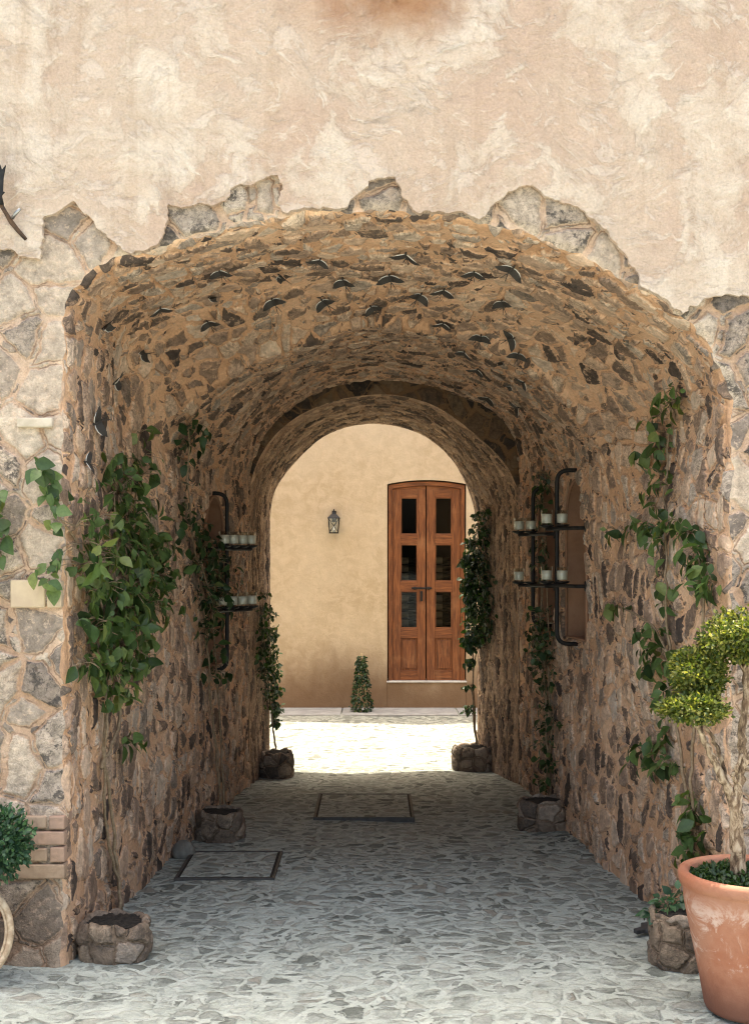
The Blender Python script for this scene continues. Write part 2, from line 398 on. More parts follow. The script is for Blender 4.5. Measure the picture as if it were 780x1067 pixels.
M['dark_room'] = simple('dark_cellar', (.02, .016, .013), (.03, .024, .02), .9, 3)
M['cane'] = simple('pale_cane', (.55, .42, .24), (.42, .3, .16), .6, 30)

def bark_mat():
    m = NT('peeling_bark')
    g = m.n('ShaderNodeTexCoord').outputs['Object']
    n = m.noise(m.vmath('MULTIPLY', g, (1, 1, .45)), 42, 5, .65, .6); k = m.noise(g, 14, 4)
    c = m.ramp(n, [(.36, (.07, .042, .026)), (.47, (.20, .13, .08)), (.56, (.44, .32, .21)), (.7, (.60, .47, .34))])
    c = m.mix(m.mr(k, .5, .7, 0, .5), c, (.2, .12, .07))
    return m.surf(m.bsdf(c, .8, m.bump(n, .012, 1), .2))
M['bark'] = bark_mat()
def terracotta_mat():
    m = NT('terracotta')
    g = m.n('ShaderNodeTexCoord').outputs['Object']
    lo = m.noise(g, 4.5, 5, .6); hi = m.noise(g, 38, 5, .7); wob = m.noise(g, 7, 6, .72, 1.0)
    c = m.mix(m.mr(lo, .35, .65), (.33, .125, .07), (.38, .18, .115))
    c = m.mix(m.mr(hi, .5, .75, 0, .35), c, (.24, .1, .065))
    sx = m.n('ShaderNodeSeparateXYZ', {0: g})
    band = m.math('MULTIPLY', m.mr(sx.outputs[2], .10, .22), m.mr(sx.outputs[2], .45, .36))
    lime = m.math('MULTIPLY', m.mr(wob, .5, .64), m.math('MULTIPLY', band, m.mr(sx.outputs[0], .06, -.1)))
    c = m.mix(m.math('MULTIPLY', lime, .7), c, (.60, .46, .39))
    z2 = m.math('ADD', sx.outputs[2], m.math('MULTIPLY', m.math('SUBTRACT', lo, .5), .22))
    c = m.mix(m.mr(z2, .2, .02, 0, .75), c, (.14, .06, .042))
    return m.surf(m.bsdf(c, .75, m.bump(m.math('ADD', hi, wob), .004, .8), .25))
M['terracotta'] = terracotta_mat()
def leaf_mat(name, stops, trans=.35, rough=.42):
    m = NT(name)
    r = m.n('ShaderNodeAttribute', attribute_name='rnd').outputs['Fac']
    g = m.n('ShaderNodeTexCoord').outputs['Object']
    n = m.noise(g, 60, 3)
    c = m.ramp(r, stops)
    v = m.mr(n, .3, .7, .8, 1.2, False)
    c = m.mix(1.0, c, m.n('ShaderNodeCombineColor', {0: v, 1: v, 2: v}).outputs[0], 'MULTIPLY')
    b = m.bsdf(c, rough, None, .45)
    t = m.n('ShaderNodeBsdfTranslucent', {'Color': m.mix(1.0, c, (1.3, 1.4, .5), 'MULTIPLY')}).outputs[0]
    return m.surf(m.n('ShaderNodeMixShader', {0: trans, 1: b, 2: t}).outputs[0])
M['leaf'] = leaf_mat('vine_leaf', [(0, (.026, .052, .016)), (.35, (.06, .108, .033)), (.7, (.10, .165, .05)), (.9, (.125, .185, .06)), (1, (.2, .23, .07))])
M['leaf_blue'] = leaf_mat('small_shrub_leaf', [(0, (.02, .055, .03)), (.6, (.04, .1, .05)), (1, (.08, .16, .07))])
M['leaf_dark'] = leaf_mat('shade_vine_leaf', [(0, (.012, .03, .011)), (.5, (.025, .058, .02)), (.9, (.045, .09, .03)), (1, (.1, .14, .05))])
M['leaf_yellow'] = leaf_mat('topiary_leaf', [(0, (.035, .062, .014)), (.35, (.09, .125, .025)), (.7, (.19, .205, .045)), (1, (.40, .36, .10))], .4)
M['moss'] = leaf_mat('pot_moss', [(0, (.015, .04, .012)), (.6, (.035, .075, .02)), (1, (.06, .11, .035))])
def glass_mat(name, tint, gl=.04):
    m = NT(name)
    fc = m.n('ShaderNodeLayerWeight', {'Blend': .5}).outputs['Facing']
    f = m.math('ADD', m.math('MULTIPLY', m.math('POWER', fc, 4.0), .55), gl, clamp=True)
    t = m.n('ShaderNodeBsdfTransparent', {'Color': (*tint, 1)}).outputs[0]
    g = m.n('ShaderNodeBsdfGlossy', {'Color': (1, 1, 1, 1), 'Roughness': .03}).outputs[0]
    return m.surf(m.n('ShaderNodeMixShader', {0: f, 1: t, 2: g}).outputs[0])
M['glass'] = glass_mat('clear_glass', (.93, .94, .92))
M['pane'] = glass_mat('door_glass', (.6, .6, .58), .008)

# ------------------------------------------------------------------ vault profiles
NB, NA = 170, 300          # samples on each jamb and on the arch curve
def smooth_curve(pts, n):
    """Catmull-Rom through pts, resampled to n+1 points evenly by length"""
    P = np.array(pts, float); Q = np.vstack([2*P[0]-P[1], P, 2*P[-1]-P[-2]])
    out = []
    for i in range(1, len(Q)-2):
        for t in np.linspace(0, 1, 24, endpoint=False):
            p0, p1, p2, p3 = Q[i-1], Q[i], Q[i+1], Q[i+2]
            out.append(.5*((2*p1)+(-p0+p2)*t+(2*p0-5*p1+4*p2-p3)*t*t+(-p0+3*p1-3*p2+p3)*t**3))
    out.append(P[-1]); out = np.array(out)
    d = np.r_[0, np.cumsum(np.linalg.norm(np.diff(out, axis=0), axis=1))]
    t = np.linspace(0, d[-1], n+1)
    return np.c_[np.interp(t, d, out[:,0]), np.interp(t, d, out[:,1])]
def profile(arch_px, s):
    """arch curve in photo pixels from left spring to right spring -> (x,z) points base-left .. base-right"""
    A = smooth_curve([((x-VX)/s, CH+(HY-y)/s) for x, y in arch_px], NA)
    l = np.c_[np.full(NB, A[0,0]), np.linspace(0, A[0,1], NB, endpoint=False)]
    r = np.c_[np.full(NB, A[-1,0]), np.linspace(A[-1,1], 0, NB+1)[1:]]
    return np.vstack([l, A, r])
P0 = profile([(68,352),(69,328),(76,306),(93,287),(123,273),(160,262),(200,250),(245,238),(300,228),(345,223),(400,222),(450,226),(500,235),(553,247),(587,261),(633,285),(687,317),(717,338),(737,363),(750,390),(757,418),(759,450)], S0)
P1 = profile([(164,455),(172,437),(200,407),(230,383),(260,363),(320,340),(400,330),(480,340),(547,370),(583,397),(620,432),(638,460)], S1)
P1b = P1.copy(); P1b[:,0] *= .985; P1b[:,1] = np.where(P1[:,1] > 1.9, P1[:,1] - .05*np.clip((P1[:,1]-1.9)/.6, 0, 1), P1[:,1])
P2 = profile([(259,522),(259,500),(264,478),(273,457),(298,429),(336,406),(375,396),(413,396),(451,402),(486,414),(517,430),(534,452),(540,485),(541,510)], S2)
P2i = profile([(259.5,522),(262,500),(272,474),(290,450),(317,430),(355,416),(394,411),(425,414),(455,424),(482,442),(510,466),(529,488),(540,512)], S2)
P3 = profile([(281,540),(286,513),(302,488),(334,457),(366,444),(398,442),(430,449),(453,462),(472,481),(485,504),(492,524),(497,545)], S3)
def expand(P, e):
    cx = (P[0,0]+P[-1,0])/2; hw = (P[-1,0]-P[0,0])/2; zt = P[:,1].max()
    Q = P.copy(); Q[:,0] = cx+(P[:,0]-cx)*(1+e/hw); Q[:,1] = P[:,1]*(1+e/zt)
    return Q
NP = len(P0)
PERIM = 6.9
ucoord = np.linspace(0, PERIM, NP)
edge_w = .010 + .004*np.sin(ucoord*9.1) + .006*np.sin(ucoord*23+1) + .004*np.sin(ucoord*51)+.003*np.sin(ucoord*97)
P0x = P0.copy()
_c = np.array([(P0[0,0]+P0[-1,0])/2, 1.2])
nrm = np.gradient(P0, axis=0); nrm = np.c_[nrm[:,1]*-1, nrm[:,0]]; nrm /= np.linalg.norm(nrm, axis=1)[:,None]
sgn = np.sign(((P0-_c)*nrm).sum(1)); nrm *= sgn[:,None]
P0x = P0 + nrm*edge_w[:,None]; P0x[0,1] = P0x[-1,1] = 0

def grid_mesh(name, V, UV, dsp, mat, parent, drop=None, flip=False):
    R, C = V.shape[:2]
    idx = np.arange(R*C).reshape(R, C)
    q = np.stack([idx[:-1,:-1], idx[:-1,1:], idx[1:,1:], idx[1:,:-1]], -1).reshape(-1, 4)
    if flip: q = q[:, ::-1]
    if drop is not None: q = q[~drop]
    me = bpy.data.meshes.new(name)
    me.vertices.add(R*C); me.vertices.foreach_set('co', V.reshape(-1).astype(np.float32))
    n = len(q)
    me.loops.add(n*4); me.loops.foreach_set('vertex_index', q.reshape(-1).astype(np.int32))
    me.polygons.add(n); me.polygons.foreach_set('loop_start', (np.arange(n)*4).astype(np.int32))
    me.polygons.foreach_set('loop_total', np.full(n, 4, np.int32))
    me.polygons.foreach_set('use_smooth', np.ones(n, bool))
    uvl = me.uv_layers.new(name='UVMap'); uvl.data.foreach_set('uv', UV.reshape(-1, 2)[q.reshape(-1)].reshape(-1).astype(np.float32))
    a = me.attributes.new('dsp', 'FLOAT', 'POINT'); a.data.foreach_set('value', dsp.reshape(-1).astype(np.float32))
    a = me.attributes.new('zz', 'FLOAT', 'POINT'); a.data.foreach_set('value', V[...,2].reshape(-1).astype(np.float32))
    me.update(calc_edges=True)
    bm = bmesh.new(); bm.from_mesh(me)
    lo = [v for v in bm.verts if not v.link_faces]
    bmesh.ops.delete(bm, geom=lo, context='VERTS'); bm.to_mesh(me); bm.free()
    o = bpy.data.objects.new(name, me); COL.objects.link(o); me.materials.append(mat)
    if parent is not None: o.parent = parent
    return o

# ------------------------------------------------------------------ the gatehouse
gate = empty('stone_gatehouse', (0, 0, 0), 'old plastered gatehouse pierced by a vaulted rubble stone passage', 'building')

wz = np.clip((P0[:,1]-1.45)/.75, 0, 1); wz = wz*wz*(3-2*wz)
ta = (6.12-D0)/(D1-D0)
Pa = (P0*(1-ta)+P1*ta)*(1-wz[:,None])+(P0*.97+P1*.03)*wz[:,None]
stations = [(D0, P0x), (D0+.02, P0 + nrm*(edge_w*.25)[:,None]), (D0+.055, P0), (6.12, Pa), (D1, P1), (D1+.05, P1b), (D2, P2)]
for _, p in stations: p[0,1] = p[-1,1] = -.02
ys, rows = [], []
for (ya, pa), (yb, pb) in zip(stations[:-1], stations[1:]):
    n = max(1, int(round((yb-ya)/.011)))
    for k in range(n):
        t = k/n; ys.append(ya+(yb-ya)*t); rows.append(pa*(1-t)+pb*t)
ys.append(stations[-1][0]); rows.append(stations[-1][1])
ys = np.array(ys); rows = np.array(rows)
R = len(ys)
V = np.zeros((R, NP, 3)); V[...,0] = rows[...,0]; V[...,1] = ys[:,None]; V[...,2] = rows[...,1]
# slow unevenness of the hand-laid vault
uu, vv = np.meshgrid(ucoord, ys)
wob = .014*np.sin(uu*3.1+vv*1.7)+.011*np.sin(uu*5.3-vv*3.9+1)+.007*np.sin(uu*9.7+vv*7.1)
fade = np.clip((vv-D0-.05)/.4, 0, 1)*np.clip((D2-vv)/.3, 0, 1)
tn = np.gradient(rows, axis=1); nn = np.stack([tn[...,1], -tn[...,0]], -1); nn /= np.maximum(np.linalg.norm(nn, axis=2, keepdims=True), 1e-9)
V[...,0] += nn[...,0]*wob*fade; V[...,2] += nn[...,1]*wob*fade
V[:,0,2] = V[:,-1,2] = -.03
dsp = np.clip((vv-D0)/.035, 0, 1)*np.clip((D2-vv)/.05, 0, 1)
UVv = np.stack([uu, vv], -1)

# niches: arched recesses cut in the side walls  (side, y0, y1, z0, z1, depth)
def wall_x(side, y):
    pts = [(D0, P0), (D1, P1), (D2, P2)]
    k = 0 if side < 0 else -1
    return float(np.interp(y, [p[0] for p in pts], [p[1][k,0] for p in pts]))
NICHES = [(1, 7.17, 7.66, 1.13, 2.04, .16), (1, 7.93, 8.45, 1.13, 2.04, .16), (-1, 7.72, 8.24, 0.93, 1.97, .13)]
def niche_outline(y0, y1, z0, z1, n=28):
    yc, r = (y0+y1)/2, (y1-y0)/2
    o = [(y0, z0), (y1, z0)]
    rise = r*.95
    for k in range(n+1):
        a = math.pi*k/n
        o.append((yc+r*math.cos(a), z1-rise+rise*math.sin(a)))
    return o
def in_niche(y, z, nc):
    _, y0, y1, z0, z1, _ = nc
    yc, r = (y0+y1)/2, (y1-y0)/2; rise = r*.95
    zr = z1-rise
    return (y > y0) & (y < y1) & (z > z0) & ((z < zr) | (((y-yc)/r)**2+((z-zr)/rise)**2 < 1))
drop = np.zeros((R-1)*(NP-1), bool)
cen = (V[:-1,:-1]+V[1:,:-1]+V[1:,1:]+V[:-1,1:])/4
for nc in NICHES:
    side = nc[0]
    ins = in_niche(cen[...,1], cen[...,2], nc) & (np.sign(cen[...,0]) == side)
    drop |= ins.reshape(-1)
    ip = ins.astype(int); cnt = np.zeros((R, NP), int)
    cnt[:-1,:-1] += ip; cnt[1:,:-1] += ip; cnt[1:,1:] += ip; cnt[:-1,1:] += ip
    bd = np.argwhere((cnt > 0) & (cnt < 4))
    ol = niche_outline(*nc[1:5], n=60)
    seg = []
    for a, b in zip(ol, ol[1:]+ol[:1]):
        for t in np.linspace(0, 1, 60, endpoint=False): seg.append((a[0]+(b[0]-a[0])*t, a[1]+(b[1]-a[1])*t))
    seg = np.array(seg)
    for i, j in bd:
        d = (seg[:,0]-V[i,j,1])**2+(seg[:,1]-V[i,j,2])**2
        k = d.argmin(); V[i,j,1], V[i,j,2] = seg[k]; dsp[i,j] = 0
grid_mesh('vault', V, UVv, dsp, M['vault'], gate, drop, flip=False)

# coarse copy for ray casting
sub = V[::4, ::3]
ci = np.arange(sub.shape[0]*sub.shape[1]).reshape(sub.shape[:2])
qs = np.stack([ci[:-1,:-1], ci[:-1,1:], ci[1:,1:], ci[1:,:-1]], -1).reshape(-1, 4).tolist()
vs_all = [tuple(v) for v in sub.reshape(-1, 3)]
# inner barrel
nI = 70
tI = np.linspace(0, 1, nI)
rowsI = P2i[None]*(1-tI[:,None,None])+P3[None]*tI[:,None,None]
VI = np.zeros((nI, NP, 3)); VI[...,0] = rowsI[...,0]; VI[...,1] = (D2+(D3-D2)*tI)[:,None]; VI[...,2] = rowsI[...,1]
VI[:,0,2] = VI[:,-1,2] = -.03
jag = .012*np.sin(ucoord*31)+.012*np.sin(ucoord*57+2)+.008*np.sin(ucoord*113)
VI[-1,:,1] += jag
uI, vI = np.meshgrid(ucoord, D2+(D3-D2)*tI)
grid_mesh('inner_vault', VI, np.stack([uI, vI], -1), np.clip(np.minimum(tI*9, (1-tI)*12), 0, 1)[:,None]*np.ones((1, NP)), M['inner'], gate)
subI = VI[::6, ::3]; b0 = len(vs_all)
ci = np.arange(subI.shape[0]*subI.shape[1]).reshape(subI.shape[:2])+b0
qs += np.stack([ci[:-1,:-1], ci[:-1,1:], ci[1:,1:], ci[1:,:-1]], -1).reshape(-1, 4).tolist()
vs_all += [tuple(v) for v in subI.reshape(-1, 3)]
BVH = BVHTree.FromPolygons(vs_all, qs)
# ring: the step between the two barrels
tR = np.linspace(0, 1, 14)
VR = np.zeros((14, NP, 3)); rr = P2[None]*(1-tR[:,None,None])+P2i[None]*tR[:,None,None]
VR[...,0] = rr[...,0]; VR[...,1] = D2; VR[...,2] = rr[...,1]
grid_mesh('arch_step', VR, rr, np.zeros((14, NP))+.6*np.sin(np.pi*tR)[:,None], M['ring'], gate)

# front face of rubble, from the arch edge out to the building's corners
def outer_ring(P, xl, xr, top):
    cx = (P[0,0]+P[-1,0])/2; zs = min(P[NB,1], P[NB+NA,1])
    Q = np.zeros_like(P)
    for i, (x, z) in enumerate(P):
        if i <= NB: Q[i] = (xl, z)
        elif i >= NB+NA: Q[i] = (xr, z)
        else:
            dx, dz = x-cx, z-zs+1e-4
            t = 1e9
            if dx < 0: t = min(t, (xl-cx)/dx)
            if dx > 0: t = min(t, (xr-cx)/dx)
            if dz > 0: t = min(t, (top-zs)/dz)
            Q[i] = (cx+dx*t, zs+dz*t)
    return Q
XL, XR = -6.0, 6.0
Q0 = outer_ring(P0x, XL, XR, HB)
dist = np.r_[np.arange(0, .62, .0115), np.array([.7, .85, 1.1, 1.5, 2.2, 3.2, 4.3])]
ln = np.linalg.norm(Q0-P0x, axis=1); dr = (Q0-P0x)/ln[:,None]
VF = np.zeros((len(dist)+1, NP, 3))
for k, d in enumerate(dist):
    q = P0x+dr*np.minimum(d, ln*.98)[:,None]
    VF[k,:,0] = q[:,0]; VF[k,:,2] = q[:,1]; VF[k,:,1] = D0
VF[-1,:,0] = Q0[:,0]; VF[-1,:,2] = Q0[:,1]; VF[-1,:,1] = D0
VF[:,0,2] = VF[:,-1,2] = -.03
dF = np.clip(np.r_[dist, 6]/.03, 0, 1)[:,None]*np.ones((1, NP))
fac = grid_mesh('rubble_face', VF, np.stack([VF[...,0]+20, VF[...,2]], -1), dF, M['facade'], gate)
# make sure normals face the viewer
def face_towards(o, d):
    me = o.data; nsum = Vector((0,0,0))
    for p in list(me.polygons)[:2000]: nsum += p.normal*p.area
    if nsum.dot(d) < 0: me.flip_normals()
face_towards(fac, Vector((0,-1,0)))
for o in gate.children:
    if o.name.startswith(('vault', 'inner_vault')):
        me = o.data
        p = me.polygons[len(me.polygons)//2]
        if p.normal.dot(Vector((0, p.center.y, 1.0))-p.center) < 0: me.flip_normals()
    if o.name.startswith('arch_step'): face_towards(o, Vector((0,-1,0)))

# plaster coat with a ragged lower edge
def fx(px, py): return ((px-VX)/S0, CH+(HY-py)/S0)
arch_edge = [( (x*S0+VX), HY-(z-CH)*S0 ) for x, z in P0x]
def along(x0, x1, lift=1.5):
    pts = [(x, y-lift) for x, y in arch_edge[NB:NB+NA+1] if x0 < x < x1 and y < 420]
    return pts[::5]
low = [(-1300, 250), (-420, 262), (-200, 240), (-90, 268), (-30, 258), (0, 263), (14, 261), (28, 269), (44, 272), (48, 250), (47, 230), (58, 226), (66, 221), (79, 212), (86, 220), (95, 227), (104, 241), (115, 250), (128, 259)]
low += along(131, 158) + [(164, 258), (172, 246), (177, 231), (176, 216), (190, 219), (208, 214), (222, 217), (236, 212), (244, 198), (262, 196), (276, 189), (290, 185), (296, 200), (291, 214), (294, 222)]
low += along(297, 356) + [(362, 218), (371, 206), (384, 191), (397, 188), (411, 187), (416, 196), (419, 208), (428, 218)]
low += along(431, 493) + [(498, 231), (508, 222), (520, 211), (533, 202), (546, 196), (558, 199), (566, 207), (580, 211), (592, 215), (607, 222), (620, 234), (632, 244), (641, 256), (650, 268), (656, 280), (664, 293), (668, 302)]
low += along(672, 712) + [(716, 320), (728, 315), (742, 310), (757, 308), (770, 309), (781, 313), (840, 326), (900, 310), (1000, 345), (1300, 330), (1980, 335)]
pts = [fx(*p) for p in low]
def rough_line(pts, amp, it=2):
    for _ in range(it):
        o = []
        for a, b in zip(pts[:-1], pts[1:]):
            L = math.hypot(b[0]-a[0], b[1]-a[1])
            o.append(a)
            if .012 < L < .5:
                k = random.gauss(0, amp*min(L, .1)); o.append(((a[0]+b[0])/2-(b[1]-a[1])/L*k, (a[1]+b[1])/2+(b[0]-a[0])/L*k))
        o.append(pts[-1]); pts = o
    return pts
pts = rough_line(pts, .10, 3)
pts[0] = (XL-.01, pts[0][1]); pts[-1] = (XR+.01, pts[-1][1])
poly = pts+[(XR+.01, HB), (XL-.01, HB)]
mb = MB()
bm = bmesh.new()
vs = [bm.verts.new((x, D0-.037, z)) for x, z in poly]
f = bm.faces.new(vs)
ret = bmesh.ops.extrude_face_region(bm, geom=[f])
ev = [v for v in ret['geom'] if isinstance(v, bmesh.types.BMVert)]
for v in ev: v.co.y = D0+.02
bmesh.ops.triangulate(bm, faces=[f for f in bm.faces if len(f.verts) > 4])
bmesh.ops.recalc_face_normals(bm, faces=bm.faces)
me = bpy.data.meshes.new('plaster_coat'); bm.to_mesh(me); bm.free()
pl = bpy.data.objects.new('plaster_coat', me); COL.objects.link(pl); me.materials.append(M['plaster']); pl.parent = gate

# rear face of the gatehouse (with the arch), roof, end walls
Q3 = outer_ring(P3, XL, XR, HB)
mb = MB()
vsb = [(x, D3+.0, z) for x, z in P3]+[(x, D3+.0, z) for x, z in Q3]
step = 2
ii = list(range(0, NP, step))
if ii[-1] != NP-1: ii.append(NP-1)
mb.add(vsb, [(a, b, b+NP, a+NP) for a, b in zip(ii[:-1], ii[1:])])
mb.build('rear_wall', M['stucco'], gate)
mb = MB()
mb.box((XL-.1, D0-.03, HB), (XR+.1, D3+.03, HB+.15))
mb.build('roof', M['step'], gate)
mb = MB(); mb.box((XL-.08, D0+.03, -.02), (XL+.02, D3-.01, HB-.01)); mb.build('end_wall', M['plaster'], gate); mb = MB(); mb.box((XR-.02, D0+.03, -.02), (XR+.08, D3-.01, HB-.01))
mb.build('end_wall', M['plaster'], gate)

# niches
for nc in NICHES:
    side, y0, y1, z0, z1, dp = nc
    ol = niche_outline(y0, y1, z0, z1)
    n = len(ol)
    vs = [(wall_x(side, y)-side*.004, y, z) for y, z in ol]+[(wall_x(side, y)+side*dp, y, z) for y, z in ol]
    mb = MB(); mb.add(vs, [(i, (i+1) % n, (i+1) % n+n, i+n) for i in range(n)]+[tuple(range(n, 2*n))])
    o = mb.build('niche', M['niche'], gate, fixn=False)
    # raised plaster lip round the opening
    cy = (y0+y1)/2; cz = (z0+z1)/2
    lip = MB()
    pts_ = [(wall_x(side, y)-side*.006, y, z) for y, z in ol]
    lip.tube(pts_+[pts_[0]], .009, 6, caps=False)
    lip.build('niche_lip', M['niche'], o, smooth=True)

# special masonry set in the left pier: brick courses, pale blocks
def corner_block(x0, x1, y0, y1, mat, name, prot=.03, ret=0.16):
    a = fx(x0, y1); b = fx(x1, y0)
    mb = MB(); r = .012
    mb.box((a[0], D0-prot, a[1]), (b[0], D0+ret, b[1]))
    o = mb.build(name, mat, gate, bevel=.006)
    return o
for x0, x1, y0, y1, m in [(8, 50, 849, 862, 'brick'), (53, 70, 849, 863, 'brick_pink'), (14, 69, 865, 879, 'brick_pink'), (22, 51, 882, 896, 'brick'), (54, 71, 881, 897, 'brick_pink'), (6, 70, 899, 914, 'brick')]:
    x1r = x1 if x1 < 60 else 69.0
    corner_block(x0, x1r, y0, y1, M[m], 'brick', ret=.2 if x1 > 60 else .05)
corner_block(13, 49, 604, 633, M['ashlar'], 'ashlar_block', prot=.03, ret=.05)
corner_block(51, 66, 605, 633, M['ashlar'], 'ashlar_block', prot=.03, ret=.05)
corner_block(20, 57, 436, 446, M['white_brick'], 'thin_brick', prot=.036, ret=.05)

# ------------------------------------------------------------------ ray helper: photo pixel -> wall surface
front_poly = P0x
def inside_front(x, z):
    P = front_poly; c = False; n = len(P)
    j = n-1
    for i in range(n):
        if (P[i,1] > z) != (P[j,1] > z) and x < (P[j,0]-P[i,0])*(z-P[i,1])/(P[j,1]-P[i,1])+P[i,0]: c = not c
        j = i
    return c
EYE = Vector((0, 0, CH))
def hit(px, py, ymax=D3-.15):
    d = Vector(((px-VX)/F, 1.0, (HY-py)/F))
    p = EYE+d*D0
    if not inside_front(p.x, p.z): return p, Vector((0, -1, 0))
    loc, nor, idx, dd = BVH.ray_cast(EYE, d.normalized())
    if loc is None or loc.y > ymax+.3:
        return EYE+d*ymax, Vector((-math.copysign(.6, px-VX), -.8, 0)).normalized()
    if nor.dot(d) > 0: nor = -nor
    return loc, nor

# ------------------------------------------------------------------ ground
def ground():
    xs = np.r_[-90, -40, -20, -10, np.linspace(-5, 5, 161), 10, 20, 40, 90]
    ysg = np.r_[-90, -40, -15, -5, 0, np.linspace(2, 14.5, 221), 20, 40, 90, 160]
    X, Y = np.meshgrid(xs, ysg)
    Z = .006*np.sin(X*3.1+Y*1.3)+.006*np.sin(X*1.7-Y*2.9+2)+.004*np.sin(X*7.3+Y*5.1)-.008
    Z = np.where((abs(X) < 5.01) & (Y > 1.9) & (Y < 14.6), Z, -.008)
    V = np.stack([X, Y, Z], -1)
    o = grid_mesh('ground', V, np.stack([X, Y], -1), np.zeros_like(X), M['ground'], None)
    face_towards(o, Vector((0,0,1)))
    tag(o, kind='structure')
ground()
# slab strip along the foot of the courtyard house
mb = MB()
x = -5.0
while x < 5:
    w = random.uniform(.7, 1.25); mb.box((x, D4-.62, -.05), (x+w-.012, D4-.002, .007+random.uniform(-.001, .001))); x += w
o = mb.build('pavement', M['pave'], None, bevel=.006); tag(o, kind='structure')

# ------------------------------------------------------------------ courtyard house
house = empty('courtyard_house', (0, D4, 0), 'ochre stuccoed house wall across the sunny courtyard beyond the passage', 'building')
def hp(px, py): return ((px-VX)/S4, CH+(HY-py)/S4)
dx0, dz1 = hp(404.5, 505.5); dx1, dz0 = hp(484.2, 709.5); dtop = hp(0, 501.5)[1]; dcx = (dx0+dx1)/2
def arch_pts(x0, x1, ze, zc, n=14, rev=False):
    o = []
    for k in range(n+1):
        t = k/n; o.append((x0+(x1-x0)*t, ze+(zc-ze)*(1-(2*t-1)**2)))
    return o[::-1] if rev else o
mb = MB()
pol = [(-9, 0)]+[(dx0-.012, 0), (dx0-.012, dz0)]+arch_pts(dx0-.012, dx1+.012, dz1+.012, dtop+.014)+[(dx1+.012, dz0), (dx1+.012, 0), (9, 0), (9, HF), (-9, HF)]
bm = bmesh.new(); f = bm.faces.new([bm.verts.new((x, D4, z)) for x, z in pol])
ret = bmesh.ops.extrude_face_region(bm, geom=[f])
for v in ret['geom']:
    if isinstance(v, bmesh.types.BMVert): v.co.y = D4+.3
bmesh.ops.triangulate(bm, faces=[f for f in bm.faces if len(f.verts) > 4]); bmesh.ops.recalc_face_normals(bm, faces=bm.faces)
me = bpy.data.meshes.new('wall'); bm.to_mesh(me); bm.free()
me.transform(Matrix.Translation((0, -D4, 0)))
o = bpy.data.objects.new('wall', me); COL.objects.link(o); me.materials.append(M['stucco']); o.parent = house
mb = MB(); mb.box((dx0-.01, D4-.004, -.02), (dx1+.01, D4+.28, dz0-.018)); mb.build('riser', M['stucco'], house)
mb = MB(); mb.box((dx0-.02, D4-.02, dz0-.018), (dx1+.02, D4+.28, dz0)); mb.build('step', M['step'], house, bevel=.006)
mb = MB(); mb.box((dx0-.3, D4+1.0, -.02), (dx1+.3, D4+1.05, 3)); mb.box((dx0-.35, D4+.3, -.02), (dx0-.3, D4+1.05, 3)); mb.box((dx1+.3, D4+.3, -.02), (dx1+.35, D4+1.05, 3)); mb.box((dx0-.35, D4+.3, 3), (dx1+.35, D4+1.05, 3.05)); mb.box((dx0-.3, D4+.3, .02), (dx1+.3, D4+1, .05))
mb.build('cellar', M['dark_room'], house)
mb = MB(); mb.box((-9.1, D4-.05, HF), (9.1, D4+.4, HF+.12)); mb.build('coping', M['step'], house)
# door: frame, two leaves with three panes and one panel each
YD = D4+.045
mb = MB(); fw = .042
mb.box((dx0, YD-.02, dz0+.001), (dx0+fw, YD+.06, dz1), .1); mb.box((dx1-fw, YD-.02, dz0+.001), (dx1, YD+.06, dz1), .12)
mb.prism(arch_pts(dx0, dx1, dz1, dtop)+arch_pts(dx0, dx1, dz1-.045, dtop-.045, rev=True), 'y', YD-.021, YD+.061, .9)
door = mb.build('door', M['wood'], house, bevel=.004)
def leaf(x0, x1, px0, px1):
    rows_px = [(518, 557), (567, 606), (616, 655), (665.5, 699)]
    mb = MB()
    a, b = hp(px0, 0)[0], hp(px1, 0)[0]
    zs = [(hp(0, y1)[1], hp(0, y0)[1]) for y0, y1 in rows_px]
    mb.box((x0, YD, dz0+.004), (a, YD+.04, dz1-.046), .2); mb.box((b, YD, dz0+.004), (x1, YD+.04, dz1-.046), .3)
    zb = dz0+.004
    lv = sorted(zs)
    cur = zb
    for z0, z1 in lv:
        mb.box((a, YD+.001, cur), (b, YD+.039, z0), .7+.05*random.random()); cur = z1
    xm = (x0+x1)/2
    ts = lambda x: 1-(2*(x-dx0)/(dx1-dx0)-1)**2
    zt = lambda x: dz1-.047+(dtop-dz1)*ts(x)
    mb.box((a, YD+.001, cur), (b, YD+.039, dz1-.047), .8)
    mb.prism([(x0, dz1-.048), (x1, dz1-.048)]+[(x1+(x0-x1)*k/6, zt(x1+(x0-x1)*k/6)) for k in range(7)], 'y', YD+.002, YD+.038, .85)
    lf = mb.build('door_leaf', M['wood'], door, bevel=.003)
    for i, (z0, z1) in enumerate(zs):
        if i < 3:
            g = MB(); g.box((a-.002, YD+.018, z0-.002), (b+.002, YD+.022, z1+.002)); g.build('pane', M['pane'], door)
            bd = MB()
            for (u0, v0, u1, v1) in ((a, z0, a+.012, z1), (b-.012, z0, b, z1), (a+.012, z0, b-.012, z0+.012), (a+.012, z1-.012, b-.012, z1)):
                bd.box((u0, YD+.006, v0), (u1, YD+.03, v1), .2 if v1-v0 > .1 else .8)
            bd.build('glazing_bead', M['wood'], door, bevel=.002)
        else:
            g = MB(); g.box((a, YD+.016, z0), (b, YD+.03, z1), .3)
            w = .022
            g.box((a+w, YD+.006, z0+w), (b-w, YD+.018, z1-w), .25)
            g.build('panel', M['wood'], door, bevel=.005)
    return zs, a, b
zsL, la, lb = leaf(dx0+fw+.002, hp(443.3, 0)[0], 417.2, 435)
